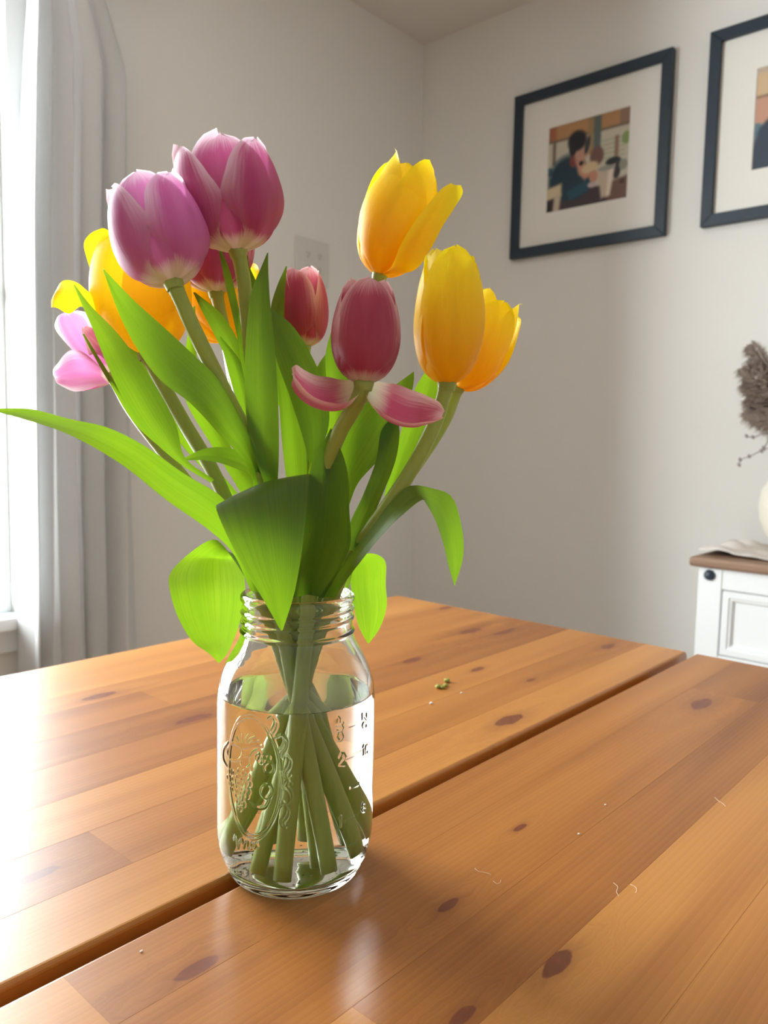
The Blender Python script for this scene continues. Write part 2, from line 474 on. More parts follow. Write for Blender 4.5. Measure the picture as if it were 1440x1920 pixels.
def rod():
    e = on_y(266, -14, YC)
    z = 2.125
    xe = e.x
    r = empty('curtain_rod', (xe - 0.05, YW, z))
    prop(r, 'grey metal curtain rod with rounded end cap above the curtain', 'curtain rod')
    tube('pole', [(-0.85, YC, z), (xe - 0.02, YC, z)], 0.0125, M['steel'], r, 20)
    lathe('finial', [(0, 0), (0.012, 0.0), (0.019, 0.004), (0.0215, 0.016), (0.0215, 0.03), (0.018, 0.042), (0.010, 0.048), (0, 0.049)], (xe - 0.024, YC, z - 0.002), M['steel'], r, 24, (1, 0, 0))
    for x in (xe - 0.10, -0.75):
        b = boxes('bracket', [(x - 0.008, x + 0.008, YC, YW - 0.004, z - 0.024, z - 0.0125)], M['steel'], r, 0.002)
        boxes('mount_plate', [(x - 0.014, x + 0.014, YW - 0.005, YW - 0.0003, z - 0.055, z + 0.025)], M['steel'], b, 0.002)
rod()

# ------------------------------------------------------------------ wall plate with two devices
def wall_plate():
    a, b = on_y(553, 440, YW), on_y(615, 459, YW)
    x0, x1 = a.x, b.x; z1 = (a.z + b.z) / 2; z0 = on_y(615, 542, YW).z
    r = empty('wall_plate', ((x0 + x1) / 2, YW, z0))
    prop(r, 'double outlet wall plate on the wall beside the corner', 'wall plate')
    boxes('cover_plate', [(x0, x1, YW - 0.006, YW - 0.0002, z0, z1)], M['plate'], r, 0.0025)
    for k in (0, 1):
        xc = x0 + (x1 - x0) * (0.34 + 0.34 * k); zc = (z0 + z1) / 2
        for s in (-1, 1):
            rc = lathe('receptacle', [(0, 0.0), (0.0135, 0.0), (0.0135, 0.0012), (0.0125, 0.0018), (0, 0.0018)], (xc, YW - 0.006, zc + s * 0.021), M['plate'], r, 24, (0, -1, 0))
            boxes('socket_slot', [(xc - 0.0062, xc - 0.0040, YW - 0.0084, YW - 0.0074, zc + s * 0.021 - 0.001, zc + s * 0.021 + 0.008), (xc + 0.0040, xc + 0.0062, YW - 0.0084, YW - 0.0074, zc + s * 0.021 - 0.001, zc + s * 0.021 + 0.008), (xc - 0.0024, xc + 0.0024, YW - 0.0084, YW - 0.0074, zc + s * 0.021 - 0.009, zc + s * 0.021 - 0.0045)], M['plate_dark'], rc)
wall_plate()

# ------------------------------------------------------------------ framed photographs
def vcol_mat():
    t = NT('photo_print')
    c = t.n('Attribute', attribute_name='print')
    return t.surf(t.bsdf(c.outputs['Color'], 0.45))
M['print'] = vcol_mat()
def srgb(c):
    c = np.asarray(c, float) / 255.0
    return np.where(c <= 0.04045, c / 12.92, ((c + 0.055) / 1.055) ** 2.4)
class Print:
    def __init__(s, n=110):
        s.n = n
        g = (np.arange(n) + 0.5) / n
        s.X, s.Y = np.meshgrid(g, g)      # x right, y down
        s.c = np.zeros((n, n, 3))
    def put(s, mask, col):
        m = np.clip(mask, 0, 1)[..., None]; s.c = s.c * (1 - m) + np.asarray(col, float) * m
    def rect(s, x0, y0, x1, y1, col, b=0.03):
        f = lambda a: np.clip(a / b + 0.5, 0, 1)
        s.put(f(s.X - x0) * f(x1 - s.X) * f(s.Y - y0) * f(y1 - s.Y), col)
    def ell(s, cx, cy, rx, ry, col, rot=0.0, b=0.35):
        dx, dy = s.X - cx, s.Y - cy; c, n = math.cos(rot), math.sin(rot)
        q = np.hypot((dx * c + dy * n) / rx, (-dx * n + dy * c) / ry)
        s.put(np.clip((1 - q) / b + 0.5, 0, 1), col)
    def poly(s, pts, col, b=0.035):
        m = np.full(s.X.shape, 1e9); P = np.array(pts, float)
        ar = np.sum(P[:, 0] * np.roll(P[:, 1], -1) - np.roll(P[:, 0], -1) * P[:, 1])
        for i in range(len(P)):
            a, e = P[i], P[(i + 1) % len(P)]; d = e - a
            m = np.minimum(m, np.sign(ar) * ((d[0]) * (s.Y - a[1]) - d[1] * (s.X - a[0])) / (np.hypot(*d) + 1e-9))
        s.put(np.clip(m / b + 0.5, 0, 1), col)
def print_one():
    p = Print()
    p.c[:] = (196, 190, 172)
    p.rect(-1, -1, 2, 0.17, (176, 132, 88)); p.rect(-1, -1, 0.10, 0.17, (160, 96, 70)); p.rect(0.88, -1, 2, 0.17, (140, 112, 92))
    p.rect(-1, 0.165, 2, 0.19, (100, 80, 62)); p.rect(0.06, 0.17, 0.10, 0.45, (110, 95, 84))
    p.rect(0.50, -1, 0.57, 0.42, (150, 124, 82)); p.rect(0.57, -1, 0.66, 0.50, (92, 104, 100))
    for k in range(5): p.rect(0.68, 0.30 + 0.05 * k, 0.95, 0.315 + 0.05 * k, (160, 165, 140))
    p.ell(0.96, 0.33, 0.05, 0.07, (128, 150, 90)); p.rect(0.83, 0.28, 0.875, 0.60, (140, 108, 88))
    p.ell(0.82, 0.56, 0.09, 0.045, (34, 40, 46)); p.ell(0.86, 0.66, 0.05, 0.10, (48, 44, 48)); p.ell(0.94, 0.62, 0.05, 0.06, (140, 140, 126))
    p.rect(-1, 0.80, 2, 2, (62, 50, 56)); p.poly([(0.70, 0.80), (1.1, 0.72), (1.1, 1.1), (0.80, 1.1)], (112, 82, 70)); p.ell(0.93, 0.80, 0.03, 0.03, (70, 48, 38))
    p.ell(0.02, 0.52, 0.05, 0.05, (70, 96, 118))
    # figure: jacket, head, hair, raised arm, snack
    p.ell(0.26, 0.63, 0.235, 0.255, (22, 50, 66)); p.poly([(0.04, 0.62), (0.42, 0.40), (0.60, 0.72), (0.42, 0.90), (0.05, 0.86)], (22, 52, 68))
    p.poly([(0.25, 0.80), (0.50, 0.70), (0.60, 0.74), (0.52, 0.84), (0.30, 0.90)], (30, 74, 92))
    p.ell(0.34, 0.44, 0.06, 0.09, (120, 62, 60)); p.ell(0.44, 0.34, 0.095, 0.15, (186, 140, 122), 0.25)
    p.ell(0.37, 0.23, 0.115, 0.115, (24, 26, 34)); p.ell(0.32, 0.30, 0.05, 0.09, (28, 28, 34)); p.ell(0.50, 0.31, 0.03, 0.10, (50, 58, 62), 0.2)
    p.poly([(0.36, 0.46), (0.47, 0.48), (0.56, 0.66), (0.48, 0.70), (0.40, 0.62)], (196, 142, 118)); p.ell(0.43, 0.50, 0.028, 0.028, (20, 14, 16))
    p.ell(0.62, 0.46, 0.085, 0.105, (116, 84, 76)); p.ell(0.54, 0.57, 0.10, 0.06, (206, 184, 146), -0.2)
    p.ell(0.59, 0.68, 0.055, 0.07, (192, 138, 116)); p.ell(0.57, 0.77, 0.05, 0.03, (190, 170, 172))
    # cups
    p.poly([(0.64, 0.64), (0.84, 0.60), (0.79, 0.93), (0.69, 0.95)], (196, 178, 158)); p.poly([(0.77, 0.62), (0.84, 0.60), (0.79, 0.93), (0.75, 0.94)], (226, 214, 196)); p.ell(0.74, 0.62, 0.10, 0.03, (150, 150, 140))
    p.poly([(-0.02, 0.72), (0.19, 0.68), (0.18, 1.0), (0.0, 1.04)], (44, 34, 38)); p.poly([(-0.02, 0.72), (0.19, 0.68), (0.19, 0.82), (-0.02, 0.86)], (206, 190, 156)); p.poly([(0.10, 0.82), (0.19, 0.80), (0.17, 1.0), (0.08, 1.02)], (196, 180, 160))
    return p
def print_two():
    p = Print()
    p.c[:] = (206, 178, 140); p.rect(-1, -1, 2, 0.06, (190, 170, 150)); p.rect(-1, 0.28, 2, 0.30, (92, 66, 56)); p.rect(-1, 0.30, 2, 0.56, (196, 148, 124))
    p.rect(-1, 0.56, 2, 2, (120, 134, 146)); p.ell(0.03, 0.60, 0.05, 0.06, (90, 116, 130))
    p.poly([(0.05, 1.1), (-0.05, 0.95), (0.05, 0.60), (0.22, 0.42), (0.62, 0.42), (0.85, 0.7), (0.9, 1.1)], (46, 58, 74)); p.ell(0.36, 0.32, 0.13, 0.18, (186, 138, 118)); p.ell(0.34, 0.22, 0.14, 0.12, (30, 28, 34))
    p.ell(0.72, 0.52, 0.11, 0.15, (196, 150, 130)); p.ell(0.74, 0.44, 0.13, 0.12, (92, 62, 46)); p.rect(0.6, 0.7, 2, 2, (150, 60, 62))
    return p
def picture(y_right, y_left, z0, z1, pr, label):
    """square frame on the right wall; the left side in the picture is the larger Y"""
    r = empty('picture_frame', (XW, (y_left + y_right) / 2, z0))
    prop(r, label, 'picture', 'framed photographs on the right wall')
    w, d = 0.030, 0.022
    X0, X1 = XW - d, XW - 0.0005
    yl, yr = y_left, y_right
    def rail(pts):
        v = [(X, y, z) for X in (X1, X0) for y, z in pts]
        ce = Vector((sum(p[0] for p in v) / 8, sum(p[1] for p in v) / 8, sum(p[2] for p in v) / 8))
        f = [(0, 1, 2, 3), (7, 6, 5, 4), (0, 4, 5, 1), (1, 5, 6, 2), (2, 6, 7, 3), (3, 7, 4, 0)]
        o = pyd('frame_rail', v, f, M['frame'], r)
        bm = bmesh.new(); bm.from_mesh(o.data); bmesh.ops.recalc_face_normals(bm, faces=bm.faces)
        bmesh.ops.bevel(bm, geom=bm.edges[:], offset=0.0012, segments=1, affect='EDGES'); bm.to_mesh(o.data); bm.free()
    o4 = [(yl, z1), (yr, z1), (yr, z0), (yl, z0)]
    i4 = [(yl - w, z1 - w), (yr + w, z1 - w), (yr + w, z0 + w), (yl - w, z0 + w)]
    for k in range(4):
        rail([o4[k], o4[(k + 1) % 4], i4[(k + 1) % 4], i4[k]])
    # mat board with a bevelled window
    pw = 0.262 / 2; ph = 0.252 / 2; yc, zc = (yl + yr) / 2, (z0 + z1) / 2 + 0.003
    a = [(yl - w + .004, z1 - w + .004), (yr + w - .004, z1 - w + .004), (yr + w - .004, z0 + w - .004), (yl - w + .004, z0 + w - .004)]
    b = [(yc + pw, zc + ph), (yc - pw, zc + ph), (yc - pw, zc - ph), (yc + pw, zc - ph)]
    c = [(yc + pw - .0018, zc + ph - .0018), (yc - pw + .0018, zc + ph - .0018), (yc - pw + .0018, zc - ph + .0018), (yc + pw - .0018, zc - ph + .0018)]
    xm = XW - 0.010
    v = [(xm, y, z) for y, z in a + b] + [(xm + 0.002, y, z) for y, z in c] + [(xm + 0.002, y, z) for y, z in a]
    f = []
    for k in range(4):
        k2 = (k + 1) % 4
        f += [(k, k2, 4 + k2, 4 + k), (4 + k, 4 + k2, 8 + k2, 8 + k), (k, 12 + k, 12 + k2, k2)]
    mo = pyd('mat_board', v, f, M['mat'], r)
    n = pr.n
    px, pz = np.linspace(yc + pw, yc - pw, n + 1), np.linspace(zc + ph, zc - ph, n + 1)
    v = [(xm + 0.003, y, z) for z in pz for y in px]
    f = [(i * (n + 1) + j, i * (n + 1) + j + 1, (i + 1) * (n + 1) + j + 1, (i + 1) * (n + 1) + j) for i in range(n) for j in range(n)]
    o = pyd('photo_print', v, f, M['print'], r)
    ca = o.data.color_attributes.new('print', 'FLOAT_COLOR', 'CORNER')
    lin = srgb(pr.c).reshape(-1, 3) 
    arr = np.ones((n * n, 4, 4), np.float32); arr[:, :, :3] = lin[:, None, :]
    ca.data.foreach_set('color', arr.ravel())
    return r
picture(0.921, 1.4215, CAMZ + 0.5767, CAMZ + 1.0712, print_one(), 'dark framed photo of a person with cups at a table')
picture(0.323, 0.823, CAMZ + 0.581, CAMZ + 1.0765, print_two(), 'dark framed photo hanging above the sideboard vase')

# ================================================================== SIDEBOARD
def sideboard():
    XF = 1.80                       # front face
    yl, yr = on_x(1311, 1062, XF).y, -0.62
    zt = on_x(1291, 1043, XF - 0.014).z
    th = 0.022
    r = empty('sideboard', ((XF + XW) / 2, (yl + yr) / 2, 0))
    prop(r, 'white painted sideboard with brown wooden top against the wall', 'sideboard')
    boxes('wood_top', [(XF - 0.014, XW - 0.012, yr - 0.02, yl + 0.02, zt - th, zt)], M['cab_top'], r, 0.006)
    zb = zt - th
    st = yl - on_x(1353, 1108, XF).y
    rail = zb - on_x(1356, 1106, XF).z
    dh = 0.150
    n = 3
    L = (yl - yr - st) / n
    body = [(XF + 0.016, XW - 0.02, yr, yl, 0.09, zb - 0.0005)]
    bd = boxes('carcass', body, M['cabinet'], r, 0.002)
    fr = [(XF, XF + 0.0155, yr, yl, zb - rail, zb - 0.0005), (XF, XF + 0.0155, yr, yl, 0.06, 0.12), (XF, XF + 0.0155, yr, yl, zb - rail - dh - 0.03, zb - rail - dh)]
    boxes('face_frame', fr, M['cabinet'], r, 0.0015)
    for k in range(n + 1):
        y1 = yl - k * L
        s = boxes('stile', [(XF - 0.002, XF + 0.0158, y1 - st, y1, 0.0, zb - 0.0008)], M['cabinet'], r, 0.002)
        c = on_x(1331, 1078, XF)
        lathe('iron_stud', [(0, 0.011), (0.005, 0.0105), (0.009, 0.008), (0.0118, 0.004), (0.0125, 0.0), (0.0125, -0.001)][::-1], (XF - 0.002, y1 - (yl - c.y), c.z), M['stud'], s, 24, (-1, 0, 0))
    def panel(name, y1, y0, z1, z0, knob):
        g = 0.0022
        y1 -= g; y0 += g; z1 -= g; z0 += g
        w1, w2 = 0.014, 0.026
        def ring(i, X): return [(X, y1 - i, z1 - i), (X, y0 + i, z1 - i), (X, y0 + i, z0 + i), (X, y1 - i, z0 + i)]
        rings = [ring(0, XF + 0.015), ring(0, XF + 0.001), ring(0.001, XF), ring(w1, XF), ring(w1 + 0.002, XF + 0.003), ring(w1 + 0.006, XF + 0.003), ring(w2 - 0.002, XF + 0.010), ring(w2, XF + 0.010)]
        v = [p for q in rings for p in q]; f = []
        for i in range(len(rings) - 1):
            for k in range(4): f.append((i * 4 + k, i * 4 + (k + 1) % 4, i * 4 + 4 + (k + 1) % 4, i * 4 + 4 + k))
        f.append(tuple(len(v) - 4 + k for k in range(4)))
        o = pyd(name, v, f, M['cabinet'], r)
        lathe('knob', [(0, 0.028), (0.008, 0.027), (0.0125, 0.022), (0.0125, 0.017), (0.006, 0.010), (0.006, 0.0)][::-1], (XF + 0.010, knob[0], knob[1]), M['stud'], o, 20, (-1, 0, 0))
    for k in range(n):
        a = yl - k * L - st; b = yl - (k + 1) * L
        zd = zb - rail
        panel('drawer', a, b, zd, zd - dh, ((a + b) / 2, zd - dh / 2))
        panel('door', a, b, zd - dh - 0.03, 0.12, (b + 0.04, 0.36))
    return zt
SBZ = sideboard()

def runner():
    # scalloped lace runner lying on the sideboard, gathered into a ruffle at its end
    y_end = on_x(1338, 1030, 1.93).y
    xa, xb = 1.845, 2.08
    cols, rows = 90, 46
    pts = []
    for i in range(rows):
        v = i / (rows - 1); row = []
        for j in range(cols):
            u = j / (cols - 1)
            e = min(v, 1 - v) * (xb - xa)
            sc = 0.006 * abs(math.sin(u * math.pi * 26)) * max(0, 1 - e / 0.03) * (1 if v > 0.5 else -1)
            es = 0.010 * abs(math.sin(v * math.pi * 8)) * max(0, 1 - u / 0.06)
            z = SBZ + 0.0008 + 0.006 * (1 + math.sin(u * 55 + 5 * v) * math.sin(v * 11 + 3 * u)) * math.exp(-u * 3.2) + 0.016 * math.exp(-((u - 0.06) / 0.04) ** 2) * (1 + math.sin(v * 17)) / 2
            row.append((xa + (xb - xa) * v + sc, y_end + es - u * 0.80, z))
        pts.append(row)
    o = grid('lace_runner', pts, M['lace'], loc=(1.96, y_end - 0.4, SBZ))
    md = o.modifiers.new('thick', 'SOLIDIFY'); md.thickness = 0.002; md.offset = 1
    prop(o, 'off-white scalloped lace runner lying on the brown sideboard top', 'table runner')
runner()

def vase():
    # belly edge at about x = 1424 in the picture; the rest is out of frame
    X = 2.03; b = on_x(1494, 1024, X)
    R = 0.088
    prof = [(0, 0.001), (0.045, 0.0), (0.052, 0.006), (0.070, 0.03), (0.084, 0.065), (R, 0.10), (0.083, 0.135), (0.066, 0.165), (0.047, 0.185), (0.040, 0.20), (0.042, 0.213), (0.039, 0.215), (0.036, 0.20), (0.042, 0.183), (0.06, 0.16), (0.078, 0.13), (0.083, 0.10), (0.065, 0.035), (0, 0.012)]
    r = empty('vase', (b.x, b.y, SBZ + 0.0125))
    prop(r, 'cream rounded vase holding dried plumes on the sideboard', 'vase')
    lathe('vase_body', prof, r.location, M['vase'], r, 48)
    for k in (0.07, 0.1, 0.13):
        i = np.interp(k, [p[1] for p in prof[:10]], [p[0] for p in prof[:10]])
        lathe('ridge', [(i - 0.001, -0.002), (i + 0.0012, 0), (i - 0.001, 0.002)], r.location + Vector((0, 0, k)), M['vase'], r, 48)
    top = r.location + Vector((0, 0, 0.20))
    g = empty('dried_grass', (b.x, b.y, SBZ + 0.05))
    prop(g, 'bunch of grey-brown dried plumes and twigs in the cream vase', 'dried flowers')
    heads = [(1430, 755, 0.02), (1418, 700, -0.01), (1448, 720, -0.03), (1470, 680, 0.0), (1432, 660, 0.03), (1500, 740, 0.03), (1520, 690, -0.02), (1455, 790, 0.02), (1545, 740, 0.0), (1424, 728, 0.01), (1440, 690, 0.0), (1446, 748, -0.01), (1428, 780, 0.0)]
    for hx, hy, dx in heads:
        tip = on_x(hx - 18, hy, X + dx)
        base = top + Vector((RNG.uniform(-.012, .012), RNG.uniform(-.012, .012), -0.10))
        mid = top.lerp(tip, 0.55) + Vector((0, 0, 0.03))
        path = crom([base, top + (base - top) * 0.0, mid, tip], 14)
        st = tube('stalk', path, 0.0013, M['twig'], g, 6)
        d0 = (tip - mid).normalized()
        v, f = [], []
        for k in range(560):
            s = RNG.uniform(-0.062, 0.012)
            c = tip + d0 * s
            w = RNG.normal(size=3); w = Vector(w); w = (w - d0 * w.dot(d0)).normalized()
            ln = RNG.uniform(0.024, 0.052) * (1.0 - 0.4 * (s + 0.05) / 0.06)
            dirn = (w * 0.85 + d0 * RNG.uniform(0.15, 0.9) + Vector((0, 0, -0.1))).normalized()
            sd = dirn.cross(d0).normalized() * RNG.uniform(0.0016, 0.0034)
            n0 = len(v)
            v += [c - sd * 0.4, c + sd * 0.4, c + dirn * ln * 0.55 + sd, c + dirn * ln * 0.55 - sd, c + dirn * ln + Vector((0, 0, -0.004))]
            f += [(n0, n0 + 1, n0 + 2, n0 + 3), (n0 + 3, n0 + 2, n0 + 4)]
        p = pyd('plume', v, f, M['dried'], g)
        p['kind'] = 'stuff'
    for pts in ([(1470, 840), (1440, 812), (1412, 820), (1400, 818)], [(1480, 850), (1450, 812), (1432, 840), (1405, 856), (1388, 862), (1386, 872)], [(1482, 870), (1452, 838), (1428, 846)], [(1500, 800), (1420, 655), (1412, 642)]):
        P = [on_x(x, y, X - 0.01) for x, y in pts]
        tw = tube('twig', crom([top - Vector((0, 0, 0.05))] + P, 26), np.linspace(0.0022, 0.0011, 26), M['twig'], g, 7)
        for q in P[1:]:
            lathe('bud', [(0, -0.006), (0.003, -0.003), (0.0042, 0), (0.003, 0.004), (0, 0.008)], q, M['twig'], tw, 8, (0.3, 0.6, 0.7))
vase()

# ================================================================== TABLE
KNOTS = [(365, 1347, .0110), (372, 1815, .0075), (72, 1640, .0075), (840, 1698, .0052), (1045, 1805, .0080), (866, 1906, .0055), (772, 1238, .0105), (882, 1183, .0135), (945, 1184, .0155), (955, 1350, .0125), (1315, 1320, .013), (186, 1305, .011), (975, 1552, .004), (1140, 1212, .010), (895, 1255, .007), (835, 1140, .008), (995, 1275, .005)]
def table():
    X0, X1 = -0.62, 1.0075
    YL, YG1, YG0, YE = 0.865, 0.3690, 0.3565, -0.141
    TH = 0.022
    r = empty('dining_table', ((X0 + X1) / 2, (YL + YE) / 2, 0))
    prop(r, 'honey-stained pine dining table with a groove between its two leaves', 'table')
    kn = [(on_z(x, y), s) for x, y, s in KNOTS]
    rg = random.Random(5)
    def prof(y0, y1, ra, rb):
        """cross-section (y, z), rounded by ra at the y0 side and rb at the y1 side"""
        pts = []
        for k in range(5):
            a = math.pi / 2 * k / 4; pts.append((y0 + ra - ra * math.cos(a), TABZ - ra + ra * math.sin(a)))
        for k in range(5):
            a = math.pi / 2 * (1 - k / 4); pts.append((y1 - rb + rb * math.cos(a), TABZ - rb + rb * math.sin(a)))
        pts += [(y1, TABZ - TH), (y0, TABZ - TH)]
        return pts
    def leaf(ya, yb, wa, wb, cuts):
        root = empty('table_leaf', Vector(((X0 + X1) / 2, (ya + yb) / 2, TABZ - TH)) - r.location)
        root.parent = r
        ws = [rg.uniform(0.040, 0.062) for _ in range(9)]; t = sum(ws); y = ya
        for i, w in enumerate(ws):
            w = w * (yb - ya) / t
            y0, y1 = y + 0.00003, y + w - 0.00003
            if i == 0: y0 = ya
            if i == 8: y1 = yb
            xs = [X0] + sorted(rg.uniform(X0 + 0.3, X1 - 0.12) for _ in range(rg.choice((1, 2, 2)))) + [X1]
            for j in range(len(xs) - 1):
                a, b = xs[j], xs[j + 1]
                if b - a < 0.1: continue
                if j + 2 < len(xs) and xs[j + 2] - xs[j + 1] < 0.1: b = xs[j + 2]
                ra, rb = (wa if i == 0 else 0.00016), (wb if i == 8 else 0.00016)
                ax, bx = a + 0.00003, b - 0.00003
                pr = prof(y0, y1, ra, rb); n = len(pr)
                v = []; 
                ends = [(ax, 0.0)]
                if b == X1: ends += [(bx - 0.004, 0.0), (bx - 0.0012, 0.0012), (bx, 0.004)]
                else: ends += [(bx, 0.0)]
                for X, dz in ends: v += [(X, yy, zz - (dz if zz > TABZ - TH + 0.001 else 0)) for yy, zz in pr]
                f = [tuple(range(n)), tuple((len(ends) - 1) * n + k for k in range(n))[::-1]]
                for e in range(len(ends) - 1):
                    for k in range(n): f.append((e * n + k, (e + 1) * n + k, (e + 1) * n + (k + 1) % n, e * n + (k + 1) % n))
                cx, cy = (a + b) / 2, (y0 + y1) / 2
                o = pyd('plank', v, f, M['pine'], root, loc=(cx, cy, TABZ))
                mine = [(q.x - cx, q.y - cy, s) for q, s in kn if a < q.x < b and y0 <= q.y < y1 + 0.0003][:3]
                while len(mine) < 3: mine.append((50.0, 50.0, 0.001))
                for k, q in zip('abc', mine): o['knot_' + k] = [float(z) for z in q]
            y += w
        return root
    leaf(YG1, YL, 0.0032, 0.004, 0)
    leaf(YE, YG0, 0.004, 0.0025, 0)
    z = TABZ - TH
    boxes('apron', [(X0 + 0.08, X1 - 0.08, YE + 0.07, YE + 0.09, z - 0.09, z - 0.0005), (X0 + 0.08, X1 - 0.08, YL - 0.09, YL - 0.07, z - 0.09, z - 0.0005), (X0 + 0.07, X0 + 0.09, YE + 0.09, YL - 0.09, z - 0.09, z - 0.0005), (X1 - 0.09, X1 - 0.07, YE + 0.09, YL - 0.09, z - 0.09, z - 0.0005)], M['pine_dark'], r, 0.002)
    boxes('support_rail', [(X0 + 0.10, X1 - 0.10, 0.330, 0.395, z - 0.05, z - 0.02)], M['pine_dark'], r, 0.002)
    for x in (X0 + 0.10, X1 - 0.10):
        for y in (YE + 0.10, YL - 0.10):
            boxes('leg', [(x - 0.035, x + 0.035, y - 0.035, y + 0.035, 0, z - 0.001)], M['pine_dark'], r, 0.005)
table()

# ================================================================== JAR AND WATER
OUT = [(0.0, 0.0030), (0.020, 0.0026), (0.031, 0.0010), (0.0355, 0.0), (0.0385, 0.0004), (0.0405, 0.0022), (0.0428, 0.0070), (0.0452, 0.0130), (0.0468, 0.0190), (0.0476, 0.0260), (0.0478, 0.0400), (0.0478, 0.1060), (0.0475, 0.1120), (0.0464, 0.1185), (0.0446, 0.1245), (0.0420, 0.1305), (0.0390, 0.1360), (0.0362, 0.1410), (0.0344, 0.1450), (0.0336, 0.1480), (0.0333, 0.1510), (0.0332, 0.1640), (0.0334, 0.1665), (0.0342, 0.1680), (0.0344, 0.1695), (0.0338, 0.1712), (0.0326, 0.1720)]
INN = [(0.0314, 0.1720), (0.0306, 0.1712), (0.0304, 0.1690), (0.0304, 0.1500), (0.0308, 0.1460), (0.0330, 0.1405), (0.0362, 0.1350), (0.0394, 0.1295), (0.0420, 0.1235), (0.0437, 0.1180), (0.0446, 0.1125), (0.0448, 0.1060), (0.0448, 0.0300), (0.0440, 0.0200), (0.0415, 0.0120), (0.0380, 0.0080), (0.0330, 0.0062), (0.0200, 0.0066), (0.0, 0.0075)]
WZ = 0.1125
RB = 0.0478
def cyl_hit(px, py):
    """where a pixel's ray meets the jar's body cylinder: (arc length from the side facing the camera, height)"""
    d = ray(px, py); o = CAM - JAR
    A = d.x**2 + d.y**2; Bq = 2 * (o.x * d.x + o.y * d.y); C = o.x**2 + o.y**2 - RB**2
    D = max(Bq * Bq - 4 * A * C, 0.0)
    p = o + d * ((-Bq - math.sqrt(D)) / (2 * A))
    th = math.atan2(p.dot(RH), -p.dot(FH))
    return th * RB, p.z
